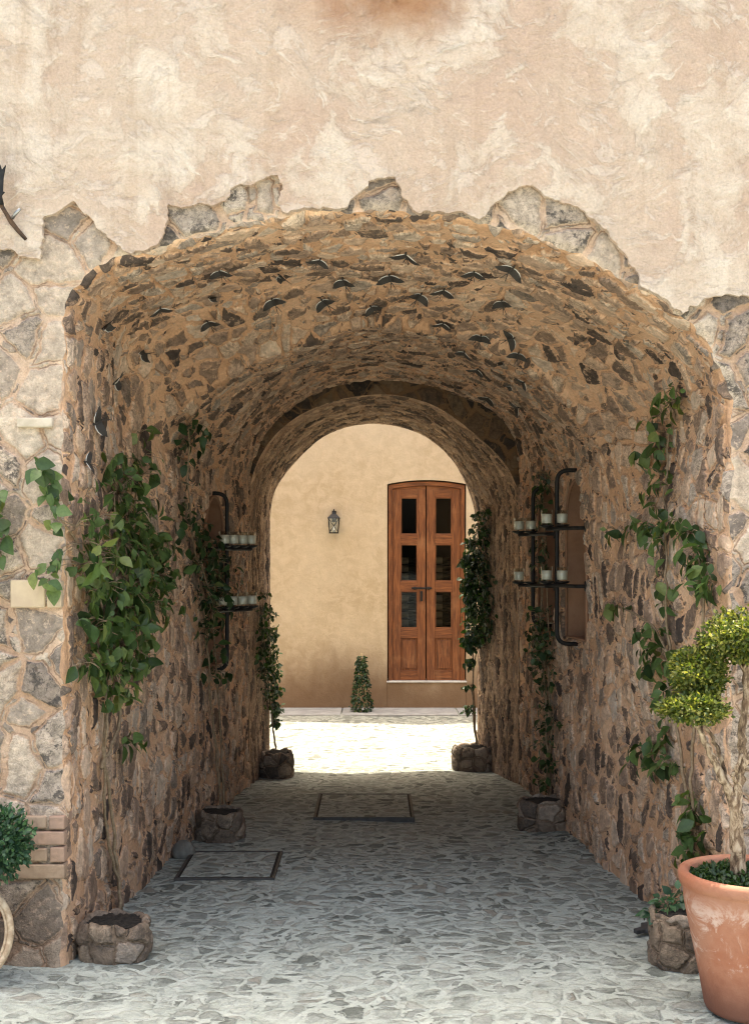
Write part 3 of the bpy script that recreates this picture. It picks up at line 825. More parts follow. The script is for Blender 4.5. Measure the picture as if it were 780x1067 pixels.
zsR, ra, rb = leaf(hp(444.3, 0)[0], dx1-fw-.002, 453, 471)
mb = MB()
l0 = hp(428.5, 613); l1 = hp(450, 612.5)
mb.box((l0[0], YD-.022, l0[1]-.010), (l1[0], YD-.010, l0[1]+.010)); mb.box((l0[0]+.02, YD-.012, l0[1]-.016), (l0[0]+.05, YD+.001, l0[1]+.016)); mb.box((l1[0]-.05, YD-.012, l0[1]-.016), (l1[0]-.02, YD+.001, l0[1]+.016))
k = hp(439, 622); mb.box((k[0]-.014, YD-.03, k[1]-.045), (k[0]+.014, YD-.008, k[1]+.06))
mb.build('latch', M['iron'], door, bevel=.003)
# wine bottles lying behind the glass
def bottle(x, y, z, sgn_, label):
    o_ = empty('wine_bottle', (x, y, z-.037), label, 'bottle', 'wine bottles lying behind the door glass')
    pr = [(0, 0), (.034, .002), (.037, .01), (.037, .18), (.03, .21), (.016, .235), (.0135, .29), (.015, .295), (0, .296)]
    m = MB(); m.lathe(pr, n=14, cap0=False, cap1=False)
    rot = Matrix.Rotation(sgn_*math.pi/2, 4, 'Y')
    body = m.build('glass_body', M['bottle'], None, smooth=True)
    body.data.transform(Matrix.Translation((-sgn_*.11, 0, .037)) @ rot); body.parent = o_
    m = MB(); m.lathe([(.0375, .04), (.0375, .14)], n=14, cap0=False, cap1=False)
    lb_ = m.build('paper_label', M['bottle_label'], None, smooth=True)
    lb_.data.transform(Matrix.Translation((-sgn_*.11, 0, .037)) @ rot); lb_.parent = o_
for (a, b, side_, s_) in ((la, lb, 'left', 1), (ra, rb, 'right', 1)):
    for rowi, nm in ((1, 'middle'), (2, 'lower')):
        z0, z1 = (zsL if side_ == 'left' else zsR)[rowi]
        for k in range(4):
            if rowi == 1 and k == 3: continue
            zz = z0+.05+k*.085
            bottle((a+b)/2-.03, D4+.30+.02*(k % 2), zz, s_, f'dark wine bottle lying behind the {nm} pane of the {side_} door leaf')
    m = MB(); z0 = zsL[2][0] if side_ == 'left' else zsR[2][0]
# rack that carries the bottles
m = MB()
for (a, b) in ((la, lb), (ra, rb)):
    for rowi in (1, 2):
        z0 = zsL[rowi][0]
        for k in range(4):
            zz = z0+.05+k*.085-.043
            m.box((a-.07, D4+.25, zz-.008), (b+.06, D4+.42, zz))
    m.box((a-.085, D4+.25, dz0+.01), (a-.07, D4+.42, 2.2)); m.box((b+.06, D4+.25, dz0+.01), (b+.075, D4+.42, 2.2))
o = m.build('bottle_rack', M['dark_room'], None); rebase(o); tag(o, 'dark wooden bottle rack standing behind the glazed door', 'rack')

# ------------------------------------------------------------------ wall lantern on the courtyard house
lx, lz = hp(348, 556)
lan = empty('wall_lantern', (lx, D4, lz), 'black iron lantern fixed on the ochre courtyard wall', 'lantern')
ly = D4-.085
m = MB()
m.box((lx-.022, D4-.012, lz+.12), (lx+.022, D4-.001, lz+.24)); m.tube([(lx, D4-.012, lz+.2), (lx, D4-.05, lz+.235), (lx, ly, lz+.25), (lx, ly, lz+.225)], .007, 6)
m.build('bracket', M['iron'], lan, smooth=False)
m = MB()
def sq(h, z): return [(lx-h, ly-h, z), (lx+h, ly-h, z), (lx+h, ly+h, z), (lx-h, ly+h, z)]
lv = [sq(.066, lz+.158), sq(.062, lz+.166), sq(.034, lz+.198), sq(.02, lz+.205), sq(.012, lz+.225)]
m.add(sum(lv, []), [(3,2,1,0)]+[(i*4+k, i*4+(k+1) % 4, (i+1)*4+(k+1) % 4, (i+1)*4+k) for i in range(4) for k in range(4)]+[(16,17,18,19)])
m.build('cap', M['iron'], lan)
m = MB()
for sx in (-1, 1):
    for sy in (-1, 1):
        m.tube([(lx+sx*.056, ly+sy*.056, lz+.16), (lx+sx*.044, ly+sy*.044, lz+.01)], .005, 6)
for s_ in (-1, 1):
    m.tube([(lx-.054, ly+s_*.052, lz+.155), (lx+.044, ly+s_*.044, lz+.015)], .0028, 5); m.tube([(lx+.054, ly+s_*.052, lz+.155), (lx-.044, ly+s_*.044, lz+.015)], .0028, 5)
m.box((lx-.05, ly-.05, lz), (lx+.05, ly+.05, lz+.012))
m.build('cage', M['iron'], lan)
m = MB()
lv = [sq(.042, lz+.013), sq(.053, lz+.156)]
m.add(sum(lv, []), [(k, (k+1) % 4, 4+(k+1) % 4, 4+k) for k in range(4)])
m.build('glass', M['glass'], lan)
m = MB(); m.lathe([(.012, .013), (.012, .075), (.002, .08)], (lx, ly, lz), 10); m.build('candle', M['wax'], lan, smooth=True)

# ------------------------------------------------------------------ leaves
def leaf_template(w=.36, fold=.10, droop=.22):
    ts = [0, .18, .42, .68, .88, 1]; ws = [.02, .62, 1.0, .72, .32, .0]
    vs, fs = [], []
    for t, q in zip(ts, ws):
        z = -droop*t*t
        vs += [(-w*q, t, z+fold*q), (0, t, z), (w*q, t, z+fold*q)]
    for i in range(len(ts)-1):
        a = i*3
        fs += [(a, a+1, a+4, a+3), (a+1, a+2, a+5, a+4)]
    return np.array(vs), fs
LT, LFc = leaf_template()
LT2, LFc2 = leaf_template(.30, .06, .12)
def place_leaf(mb, p, tip, nor, size, r=None, T=LT, FC=LFc):
    tip = tip.normalized(); nor = (nor-tip*nor.dot(tip))
    nor = nor.normalized() if nor.length > 1e-5 else tip.orthogonal().normalized()
    x = tip.cross(nor)
    Rm = np.array([x, tip, nor])     # rows
    P = (T*size) @ Rm+np.array(p)
    mb.add(P.tolist(), FC, r)
def rv(s=1.0): return Vector((random.gauss(0, s), random.gauss(0, s), random.gauss(0, s)))
DEBUG = []
def vine(label, nodes, stems, size, depth, mat, dens=1.0, group='climbing vines on the passage walls', name='climbing_vine', sprout=True):
    h0, n0 = hit(*stems[0][-1][:2])
    root = empty(name, (h0.x, h0.y, 0), label, 'vine', group)
    lm, sm = MB(), MB()
    for st in stems:
        pts_ = []
        for (px, py) in st:
            p, n = hit(px, py); pts_.append(p+n*random.uniform(.032, .055))
        # subdivide with wiggle
        full = []
        for a, b in zip(pts_[:-1], pts_[1:]):
            for t in np.linspace(0, 1, 5, endpoint=False):
                full.append(a.lerp(b, float(t))+rv(.004))
        full.append(pts_[-1])
        full = full[::-1]
        sm.tube(full, [max(.003, .0085*(1-.6*k/len(full))) for k in range(len(full))], 6)
    for (cx, cy, r) in nodes:
        p, n = hit(cx, cy)
        s = F/p.y; lp = size*s
        cnt = max(4, int(dens*3.6*math.pi*r*r/(lp*lp*.42)))
        anchor = p+n*.045
        tw = []
        for k in range(cnt):
            a = random.uniform(0, 2*math.pi); q = r*math.sqrt(random.random())*(1+.12*random.gauss(0, 1))
            x, y = cx+q*math.cos(a), cy+q*math.sin(a)*1.05
            hp_, hn = hit(x, y)
            if abs(hp_.y-p.y) > .8: hp_, hn = p+rv(.02), n
            off = random.random()**1.3*depth*(1-.5*(q/max(r, 1))**2)+.03
            pos = hp_+hn*off
            tip = Vector((0, 0, -1))*random.uniform(.2, 1.1)+hn*random.uniform(-.1, .5)+rv(.45)
            nor = hn*random.uniform(.4, 1.1)+Vector((0, 0, 1))*random.uniform(.0, .8)+rv(.3)
            sz = size*random.choice((random.uniform(.35, .7), random.uniform(.7, 1.15), random.uniform(.8, 1.25)))
            place_leaf(lm, pos, tip, nor, sz)
            if random.random() < .6: tw.append(pos)
        for t_ in tw[:26]:
            md = anchor.lerp(t_, .5)+Vector((0, 0, .01))
            sm.tube([anchor, md, t_], [.003, .0024, .0016], 4)
    sm.build('stem', M['stem'], root, smooth=True)
    lm.build('foliage', M[mat], root, smooth=True, fixn=False)
    return root

vine('broad leafy vine on the left front corner, spreading from wall edge into passage',
     [(112,482,15),(122,498,18),(112,515,20),(125,540,26),(118,565,28),(135,585,30),(125,612,34),(108,640,32),(140,632,20),(112,668,30),(105,695,26),(100,720,17),(120,769,11),(157,600,14),(160,630,11),(150,570,14),(95,610,18),(85,655,16),(82,690,14),(135,690,12),
      (74,588,14),(80,618,15),(78,562,11),(88,540,13),(84,508,8),(78,645,12),(74,690,9),(92,575,14),(45,484,9),(54,496,11),(62,512,10),(60,528,11),(68,548,13),(74,566,13),(84,588,15),(49,594,8),(55,606,5),(136,452,5),(140,478,8),(134,498,8)],
     [[(108,488),(112,560),(106,640),(110,700),(99,760),(101,830),(104,880),(112,925),(113,950)], [(50,490),(66,540),(84,590),(98,660),(103,720),(100,780),(106,870),(116,948)], [(138,450),(134,500),(128,580),(120,680),(112,760),(98,800)]],
     .072, .13, 'leaf', .95)
vine('dark vine on the left wall hanging in front of the left niche',
     [(190,440,11),(198,436,7),(186,458,8),(182,480,6),(184,505,6),(182,530,11),(192,548,14),(203,568,17),(214,585,19),(222,602,16),(205,615,16),(212,636,15),(220,625,12),(208,655,11),(213,680,10),(211,700,11),(196,588,10),(165,552,6),(172,572,7)],
     [[(190,440),(184,500),(190,560),(205,620),(210,700),(218,780),(224,846)], [(198,560),(212,640),(222,760),(228,846)]],
     .062, .12, 'leaf_dark', .8)
vine('narrow dark vine on the far left jamb beside the courtyard opening',
     [(264,620,4),(268,638,8),(270,658,10),(270,680,11),(274,700,11),(277,720,9),(280,738,8),(282,752,5)],
     [[(266,615),(270,660),(276,720),(282,770),(285,786)]], .042, .10, 'leaf_dark', 1.7)
vine('bushy vine on the far right jamb partly covering the wooden door edge',
     [(513,534,6),(510,550,8),(505,566,10),(502,585,13),(502,605,15),(504,625,15),(506,645,14),(508,660,9),(497,668,9),(494,690,5),(491,612,5),(490,585,4),(497,715,4),(494,738,5)],
     [[(513,530),(505,590),(500,660),(495,720),(497,760),(502,784)], [(506,650),(499,700),(500,760),(507,784)]], .048, .13, 'leaf_dark', 1.9)
vine('thin dark vine on the right wall growing between the two right niches',
     [(572,492,6),(575,508,8),(571,525,8),(574,545,7),(571,566,8),(574,588,7),(570,606,6),(573,640,9),(571,658,12),(573,675,13),(575,692,11),(576,712,8),(577,735,8),(580,755,9),(578,775,9),(579,795,8),(577,812,8)],
     [[(570,480),(573,560),(571,640),(576,720),(579,800),(574,838)], [(575,560),(577,680),(580,760),(578,838)]], .05, .09, 'leaf_dark', 1.0)
vine('sparse large leaved vine climbing the right front wall above the topiary',
     [(712,404,9),(706,418,8),(716,416,6),(694,430,7),(702,447,7),(700,462,5),(682,477,5),(697,470,4),(698,497,8),(705,508,7),(690,520,7),(698,535,6),(705,545,7),(718,543,10),(730,556,10),(736,575,11),(742,590,11),(745,608,12),(752,606,8),(690,552,8),(676,548,7),(660,553,6),(650,552,4),(702,566,7),(697,585,4),(702,610,5),(700,630,5),
      (648,630,7),(658,632,5),(685,655,10),(694,672,10),(690,692,9),(703,655,6),(712,690,10),(716,715,12),(698,730,7),(680,782,10),(694,778,12),(706,792,11),(700,762,7),(668,790,6),(690,800,7),(728,830,8),(733,848,11),(736,868,12),(730,885,9),(740,890,8)],
     [[(712,400),(704,455),(699,520),(703,600),(704,660),(712,730),(722,800),(730,870),(726,940)], [(722,545),(738,580),(744,620),(738,700),(732,800),(730,860)], [(650,630),(690,650),(706,680)]],
     .074, .10, 'leaf', 1.55)
vine('small vine at the left edge of the front wall',
     [(3,520,9),(6,540,8),(2,560,9),(5,580,9),(-12,530,14),(-15,570,16),(-20,610,14)],
     [[(-8,500),(-10,560),(-18,640),(-26,740),(-30,900),(-30,1004)]], .07, .08, 'leaf', .8)

# ------------------------------------------------------------------ rough stone troughs at the wall foot
def trough(x0, x1, yb, depth, h, label, lean=0.0, seed=0, taper=.06):
    s = (yb-HY)/CH
    w = (x1-x0)/s
    c = Vector((((x0+x1)/2-VX)/s, F/s+depth/2, 0))
    rs = np.random.RandomState(seed)
    ph = rs.uniform(0, 6.28, 12)
    n = 64
    o_ = empty('stone_trough', (c.x, c.y, 0), label, 'planter', 'rough stone planters along the passage')
    def rad(a, k, z):
        e = 2.5
        r = (abs(math.cos(a))**e+abs(math.sin(a))**e)**(-1/e)
        r *= 1+.045*math.sin(2*a+ph[0]+z*6)+.035*math.sin(3*a+ph[1]-z*9)+.03*math.sin(7*a+ph[2]+z*14)+.018*math.sin(13*a+ph[3]+z*25)
        return r
    rings = []
    for z, sc in [(-.02, .95), (.01, .99), (h*.25, 1.0), (h*.5, .985), (h*.75, .97), (h*.93, .955), (h, .92), (h*1.0, .86), (h*.94, .83), (h*.6, .8)]:
        ring = []
        for k in range(n):
            a = 2*math.pi*k/n
            r = rad(a, 0, z)*sc
            zz = z+(.006*math.sin(3*a+ph[4])+.005*math.sin(8*a+ph[5]))*(1 if z > h*.5 else 0)
            ring.append((c.x+r*math.cos(a)*w/2, c.y+r*math.sin(a)*depth/2, zz))
        rings.append(ring)
    V_ = np.array(rings); V_ = np.concatenate([V_, V_[:, :1]], 1)
    # densify vertically
    Vd = []
    for a, b in zip(V_[:-1], V_[1:]):
        for t in (0, .34, .67): Vd.append(a*(1-t)+b*t)
    Vd.append(V_[-1]); Vd = np.array(Vd)-np.array(c)
    U = np.zeros(Vd.shape[:2]+(2,)); U[...,0] = np.linspace(0, 2*(w+depth)*.9, n+1)[None]+seed*3.3; U[...,1] = np.cumsum(np.r_[0, np.linalg.norm(np.diff(Vd, axis=0), axis=2).mean(1)])[:,None]
    b_ = grid_mesh('basin', Vd, U, np.clip((len(Vd)-4-np.arange(len(Vd)))/12., .25, 1)[:,None]*np.ones((1, Vd.shape[1])), M['trough'], o_, flip=True)
    bm = bmesh.new(); bm.from_mesh(b_.data); bmesh.ops.remove_doubles(bm, verts=bm.verts, dist=1e-5); bmesh.ops.recalc_face_normals(bm, faces=bm.faces); 
    bm.to_mesh(b_.data); bm.free()
    m = MB()
    m.add([(c.x+rad(2*math.pi*k/n, 0, 0)*.86*math.cos(2*math.pi*k/n)*w/2, c.y+rad(2*math.pi*k/n, 0, 0)*.86*math.sin(2*math.pi*k/n)*depth/2, h*.95+random.uniform(-.006, .006)) for k in range(n)]+[(c.x, c.y, h*1.04)], [(k, (k+1) % n, n) for k in range(n)])
    m.build('soil', M['soil'], o_, smooth=True)
    return o_
trough(78, 149, 1001, .26, .125, 'rough stone planter of black soil at the left front corner, largest one', seed=1)
trough(203, 251, 876, .26, .145, 'rough stone planter against the left wall, midway down the passage', seed=2)
trough(271, 304, 809, .26, .16, 'dark squarish stone planter at the far left end of the passage', seed=3)
trough(544, 593, 867, .27, .165, 'rough stone planter against the right wall under the niches', seed=4)
trough(474, 513, 804, .26, .17, 'dark blocky stone planter at the far right end of the passage', seed=5)
trough(686, 748, 1012, .24, .2, 'pale rough stone planter half hidden behind the terracotta pot', seed=6)

# seedlings in the right front trough
def small_plant(label, pts_, size, mat, name='seedling_plant', cat='plant', n=40, z0=.15, group=None):
    b = pts_[0]
    root = empty(name, (b[0], b[1], z0), label, cat, group)
    lm, sm = MB(), MB()
    for (x, y, z, r) in pts_:
        for k in range(n):
            d = rv(1); d = d.normalized()*r*random.random()**.4
            p = Vector((x, y, z))+Vector((d.x, d.y, d.z*.7))
            place_leaf(lm, p, Vector((d.x, d.y, d.z*.3))+rv(.3)*r+Vector((0, 0, -.2*r)), Vector((0, -.4, 1))+rv(.4), size*random.uniform(.6, 1.2))
            if k % 4 == 0: sm.tube([(b[0], b[1], z0), ((b[0]+p.x)/2, (b[1]+p.y)/2, (z0+p.z)/2+.02), p], .002, 4)
    sm.build('stem', M['stem'], root); lm.build('foliage', M[mat], root, smooth=True, fixn=False)
    return root
a = W(697, 946, 264); b = W(716, 938, 264); c_ = W(682, 951, 262)
small_plant('small blue green plant growing in the trough behind the terracotta pot', [(a.x, a.y+.05, a.z, .05), (b.x, b.y+.05, b.z, .06), (c_.x, c_.y, c_.z, .035)], .045, 'leaf_blue', n=34, z0=.17)
# flat dark shard lying beside it
g0 = G(667, 966); sh = MB()
outl = [(0, 0), (.085, .02), (.09, -.05), (.07, -.1), (.04, -.075), (.0, -.06), (-.04, -.075), (-.05, -.055), (-.01, -.035)]
sh.prism([(g0.x+u, g0.y+v*1.6) for u, v in outl], 'z', .001, .02)
o = sh.build('slate_shard', M['slate'], None, bevel=.004); rebase(o); tag(o, 'flat dark slate shard lying on the ground by the right planter', 'stone')
# round boulder at the left wall foot
g0 = G(190, 893); m = MB()
m.lathe([(.0, -.03), (.05, -.02), (.060, .01), (.055, .035), (.04, .06), (.018, .075), (0, .077)], (g0.x-.005, g0.y+.06, 0), 24, False, False, wob=lambda a, z: .09*math.sin(2*a+1)+.05*math.sin(5*a+z*30))
o = m.build('boulder', M['boulder'], None, smooth=True); rebase(o); tag(o, 'small round grey boulder at the foot of the left passage wall', 'stone')

# ------------------------------------------------------------------ access covers let into the floor
def cover(corners, label, chip=False):
    P = [G(*c) for c in corners]
    x0 = (P[0].x+P[3].x)/2; x1 = (P[1].x+P[2].x)/2; y0 = (P[0].y+P[1].y)/2; y1 = (P[2].y+P[3].y)/2
    o_ = empty('access_cover', ((x0+x1)/2, (y0+y1)/2, 0), label, 'manhole cover', 'access covers in the passage floor')
    m = MB(); t = .014; h = .008
    m.box((x0, y0, -.03), (x1, y0+t, h)); m.box((x0, y1-t, -.03), (x1, y1, h)); m.box((x0, y0+t, -.03), (x0+t, y1-t, h)); m.box((x1-t, y0+t, -.03), (x1, y1-t, h))
    m.build('frame', M['frame_iron'], o_, bevel=.002)
    X, Y = np.meshgrid(np.linspace(x0+t+.012, x1-t-.012, 12), np.linspace(y0+t+.012, y1-t-.012, 12))
    V = np.stack([X-(x0+x1)/2, Y-(y0+y1)/2, np.full_like(X, .006)], -1)
    sl = grid_mesh('slab', V, np.stack([X+3.7, Y], -1), np.zeros_like(X), M['ground'], o_)
    face_towards(sl, Vector((0, 0, 1)))
    m = MB(); m.box((x0+t, y0+t, -.03), (x1-t, y1-t, .0035)); m.build('joint', M['soil'], o_)
cover([(178, 916), (283, 917), (297, 889), (203, 887)], 'square access cover in the floor near the left wall, nearer of two')
cover([(324, 854), (428, 852), (431, 828), (334, 828)], 'square access cover in the middle of the floor deep in the passage')

# ------------------------------------------------------------------ candle brackets and candle glasses
def nrm_wall(side):
    dx = wall_x(side, 8.5)-wall_x(side, 7.0); return Vector((-side*1.5, side*dx*1.0, 0)).normalized() if False else Vector((-side, 0, 0))
def bend(pts_, r=.05, n=5):
    out = [Vector(pts_[0])]
    for a, b, c in zip(pts_[:-2], pts_[1:-1], pts_[2:]):
        a, b, c = Vector(a), Vector(b), Vector(c)
        u = (a-b).normalized()*r; v = (c-b).normalized()*r
        for k in range(n+1):
            t = k/n; out.append((b+u)*(1-t)**2+b*2*t*(1-t)+(b+v)*t*t)
    out.append(Vector(pts_[-1])); return out
def candle(p, label, size=1.0, name='candle_glass', group='candles in glasses on the iron brackets'):
    o_ = empty(name, p, label, 'candle', group)
    r, h = .034*size, .082*size
    m = MB(); m.lathe([(r*.9, 0), (r*.95, .003), (r, h), (r*.94, h), (r*.88, .008), (r*.1, .006)], tuple(p), 18, True, True); m.build('glass', M['glass'], o_, smooth=True)
    m = MB(); m.lathe([(r*.86, .009), (r*.90, h*.72), (r*.7, h*.75), (r*.1, h*.74)], tuple(p), 18); m.build('wax', M['wax'], o_, smooth=True)
    m = MB(); m.tube([Vector(p)+Vector((0, 0, h*.73)), Vector(p)+Vector((.001, 0, h*.86))], .0018, 5); m.build('wick', M['iron'], o_)
def bracket(side, yc, ztop, zbot, off, bars, label):
    """bars: list of (z, y_wall, [(y, off, present)])"""
    wx = wall_x(side, yc); sd = -side
    o_ = empty('candle_bracket', (wx, yc, zbot), label, 'bracket', 'black iron candle brackets on the passage walls')
    m = MB()
    m.tube(bend([(wx-sd*.03, yc, ztop), (wx+sd*off, yc, ztop-.0), (wx+sd*off, yc, zbot), (wx-sd*.03, yc, zbot)], .07, 6), .0125, 10)
    m.build('pipe', M['iron'], o_, smooth=True)
    for z, yw, ye, cups in bars:
        b = MB()
        w1 = wall_x(side, yw)
        pw = Vector((w1-sd*.02, yw, z)); pk = Vector((w1+sd*.06, yw, z))
        ends = Vector((wall_x(side, ye)+sd*cups[-1][1], ye, z))
        b.tube(bend([pw, pk, Vector((wx+sd*(off+.02), yc, z)), ends], .02, 4), .0105, 8)
        b.lathe([(.028, -.006), (.028, .006)], (0, 0, 0), 16)
        # turn that disc into the wall flange
        nv = 32; vs_ = b.v[-nv:]; b.v[-nv:] = [(w1+sd*(.012+zz), yw+xx, z+yy) for xx, yy, zz in vs_]
        b.build('bar', M['iron'], o_, smooth=False)
        for (y, of, lab) in cups:
            d = MB(); cx = wall_x(side, y)+sd*of
            d.lathe([(.012, .0), (.04, .012), (.042, .02), (.036, .02), (.01, .016)], (cx, y, z+.004), 18)
            d.build('dish', M['iron'], o_, smooth=True)
            if lab: candle((cx, y, z+.0245), lab)
zt = lambda py, y: CH+(HY-py)*y/F
y = 7.40
bracket(1, y, zt(490, y), zt(671, y), .12,
        [(zt(551, y), 7.17, 7.44, [(7.38, .095, "white candle glass on the nearer right bracket's top bar, right one"), (7.44, .17, "white candle glass on the nearer right bracket's top bar, left one")]),
         (zt(610, y), 7.17, 7.44, [(7.38, .095, "white candle glass on the nearer right bracket's bottom bar, right one"), (7.44, .17, "white candle glass on the nearer right bracket's bottom bar, left one")])],
        'black iron pipe bracket with two candle bars before the nearer right niche')
y = 8.17
bracket(1, y, zt(508, y), zt(652, y), .10,
        [(zt(557, y), 7.95, 8.24, [(8.16, .115, "white candle glass on the farther right bracket's top bar, right one"), (8.24, .175, "white candle glass on the farther right bracket's top bar, left one")]),
         (zt(610, y), 7.95, 8.24, [(8.16, .115, None), (8.24, .175, "lone white candle glass on the farther right bracket's bottom bar")])],
        'black iron pipe bracket before the farther right niche, one dish empty')
y = 7.95
bracket(-1, y, zt(514, y), zt(698, y), .09,
        [(zt(572, y), 7.74, 8.12, [(7.9, .085, "white candle glass on the left bracket's top bar, first from the niche"), (7.97, .125, "white candle glass on the left bracket's top bar, second from the niche"), (8.05, .165, "white candle glass on the left bracket's top bar, third from the niche"), (8.12, .205, "white candle glass on the left bracket's top bar, outermost of four")]),
         (zt(636, y), 7.74, 8.12, [(7.88, .075, "white candle glass on the left bracket's bottom bar, first from the niche"), (7.97, .12, "white candle glass on the left bracket's bottom bar, second from the niche"), (8.05, .165, "white candle glass on the left bracket's bottom bar, third from the niche"), (8.12, .21, "white candle glass on the left bracket's bottom bar, outermost of four")])],
        'black iron pipe bracket crowded with candle glasses before the left niche')
for side, yy_, z, lab in ((1, 7.27, 1.131, 'small candle glass on the sill of the nearer right niche, left one'), (1, 7.21, 1.131, 'small candle glass on the sill of the nearer right niche, right one'),
                          (1, 8.33, 1.131, 'small candle glass on the sill of the farther right niche, left one'), (1, 8.22, 1.131, 'small candle glass on the sill of the farther right niche, right one'),
                          (-1, 7.86, .931, 'small candle glass on the sill of the left niche, left one'), (-1, 7.96, .931, 'small candle glass on the sill of the left niche, right one')):
    candle((wall_x(side, yy_)+side*.05, yy_, z), lab, .72, group='small candle glasses standing in the niches')

# ------------------------------------------------------------------ metal swallows fixed to the vault
def swallow_mesh():
    L = 1.0
    body = MB(); body.tube([(0, -.42, .05), (0, -.36, .06), (0, -.2, .075), (0, .05, .07), (0, .3, .05), (0, .48, .04)], [.01, .055, .085, .075, .04, .012], 8)
    body.tube([(0, -.36, .09), (0, -.2, .14), (0, .1, .13)], [.008, .022, .008], 6)
    wings = []
    for s_ in (-1, 1):
        w = MB()
        led = [(0, -.16), (.2, -.26), (.45, -.24), (.72, -.06), (.98, .26)]
        trl = [(0, .3), (.18, .26), (.4, .26), (.64, .3), (.98, .3)]
        up_ = [.06, .2, .32, .36, .30]
        vs_ = [(s_*a, b, z) for (a, b), z in zip(led, up_)]+[(s_*a, b, z-.02) for (a, b), z in zip(trl, up_)]
        vs2 = vs_+[(x, y, z-.02) for x, y, z in vs_]
        n = 5; fs = []
        for i in range(n-1):
            fs += [(i, i+1, n+i+1, n+i), (2*n+i, 3*n+i, 3*n+i+1, 2*n+i+1), (i, 2*n+i, 2*n+i+1, i+1), (n+i, n+i+1, 3*n+i+1, 3*n+i)]
        fs += [(0, n, 3*n, 2*n), (n-1, 2*n+n-1, 3*n+n-1, 2*n-1)]
        w.add(vs2, fs)
        rim = MB(); rim.tube([(s_*a, b-.01, z+.0) for (a, b), z in zip(led[:4], up_)], [.02, .035, .03, .012], 6)  # glint along the leading edge, built as a pale rim
        wings.append((w, rim))
    tail = MB()
    for s_ in (-1, 1):
        tail.add([(0, .4, .05), (s_*.06, .4, .05), (s_*.2, .92, .03), (s_*.16, .93, .03), (0, .4, .03), (s_*.06, .4, .03), (s_*.2, .92, .02), (s_*.16, .93, .02)], [(0,1,2,3), (7,6,5,4), (0,4,5,1), (1,5,6,2), (2,6,7,3), (3,7,4,0)])
    return body, wings, tail
SW = None
def swallow(px, py, size, yaw, label):
    global SW
    p, n = hit(px, py)
    p = p+n*.024
    # local frame: +Y along the passage (away from viewer) turned by yaw about the normal, +Z = surface normal
    yv = Vector((0, 1, 0)); yv = (yv-n*yv.dot(n)).normalized()
    xv = yv.cross(n)
    Mx = Matrix((xv, yv, n)).transposed().to_4x4() @ Matrix.Rotation(yaw, 4, 'Z')
    if SW is None:
        root = empty('metal_swallow', (0, 0, 0), None, 'swallow ornament', 'dark metal swallows fixed across the vault')
        b, w, t = swallow_mesh()
        b.build('body', M['dark_metal'], root, smooth=True)
        for wi, rim in w:
            wo = wi.build('wing', M['dark_metal'], root); rim.build('wing_glint', M['glint_paint'], wo, smooth=True)
        t.build('tail', M['dark_metal'], root)
        SW = root
    else:
        root = SW.copy(); COL.objects.link(root)
        for ch in list(SW.children):
            c = ch.copy(); COL.objects.link(c); c.parent = root
            for g in ch.children:
                d = g.copy(); COL.objects.link(d); d.parent = c
    root['label'] = label
    root.matrix_world = Matrix.Translation(p) @ Mx @ Matrix.Rotation(random.uniform(.3, .8), 4, 'X') @ Matrix.Rotation(random.uniform(-.35, .35), 4, 'Y') @ Matrix.Scale(size, 4)
sw_rows = [
 ('in the front row near the arch mouth', [(228,278),(294,283),(332,266),(423,260),(494,279),(534,275)]),
 ('in the second row from the arch mouth', [(165,317),(220,304),(284,310),(359,289),(407,284),(461,298),(525,312)]),
 ('in the third row from the arch mouth', [(217,333),(338,310),(388,316),(436,304)]),
 ('in the right flock over the rear vault', [(461,333),(501,350),(486,364),(498,382),(509,412)]),
 ('in the outermost right line of the vault', [(534,349),(523,373),(541,368),(532,398),(547,394),(541,422)]),
 ('in the line down the left wall curve', [(147,365),(105,337),(115,397),(95,440),(85,483)]),
]
ordn = ['first', 'second', 'third', 'fourth', 'fifth', 'sixth', 'seventh']
for nm, ps in sw_rows:
    for i, (x, y) in enumerate(ps):
        frm = 'from the top' if ('line' in nm or 'flock' in nm) else 'from the left'
        sc = .066 if y < 330 or x < 180 else .058
        yaw = random.gauss(0, .55)+(.55 if x < 400 else -.25); sc *= random.uniform(.85, 1.15)
        swallow(x, y, sc, yaw, f'dark metal swallow {nm}, {ordn[i]} {frm}')

# ------------------------------------------------------------------ iron ornament on the plaster, top left
def iron_branch():
    y = D0-.10
    def p(px, py, dy=0): return ((px-VX)/S0, y+dy, CH+(HY-py)/S0)
    b = p(4, 220)
    o_ = empty('iron_branch', (b[0], D0-.03, b[2]), 'black iron leaf bracket with a brown twig on the upper left plaster', 'wall ornament')
    m = MB(); m.tube([p(-60, 90, .06), p(-30, 130, .0), p(-6, 170), p(4, 205), p(9, 221)], [.012, .014, .016, .017, .012], 8)
    m.tube([p(-40, 115, .03), p(-42, 113, .08)], .02, 8)
    m.build('stalk', M['iron'], o_, smooth=True)
    m = MB()
    outl = [(0, 164), (3, 182), (6, 188), (9, 180), (11, 186), (15, 181), (12.5, 195), (12, 208), (14, 208.5), (11, 212), (9.5, 220), (6, 218), (1, 204), (-3, 196), (-8, 180)]
    m.prism([((x-VX)/S0, CH+(HY-yy)/S0) for x, yy in outl], 'y', y-.018, y-.008)
    m.build('leaf', M['iron'], o_, bevel=.002)
    m = MB(); m.tube([p(8, 219), p(12, 227, .02), p(17, 236, .03), p(23, 244, .05), p(30, 252, .065)], [.009, .008, .010, .009, .007], 8)
    m.build('twig', M['iron_rust'], o_, smooth=True)
    m = MB(); m.tube([p(19, 233, .02), p(23, 229, .01), p(28.5, 224.5)], [.007, .007, .006], 8); m.build('metal_tip', M['steel'], o_, smooth=True)
iron_branch()

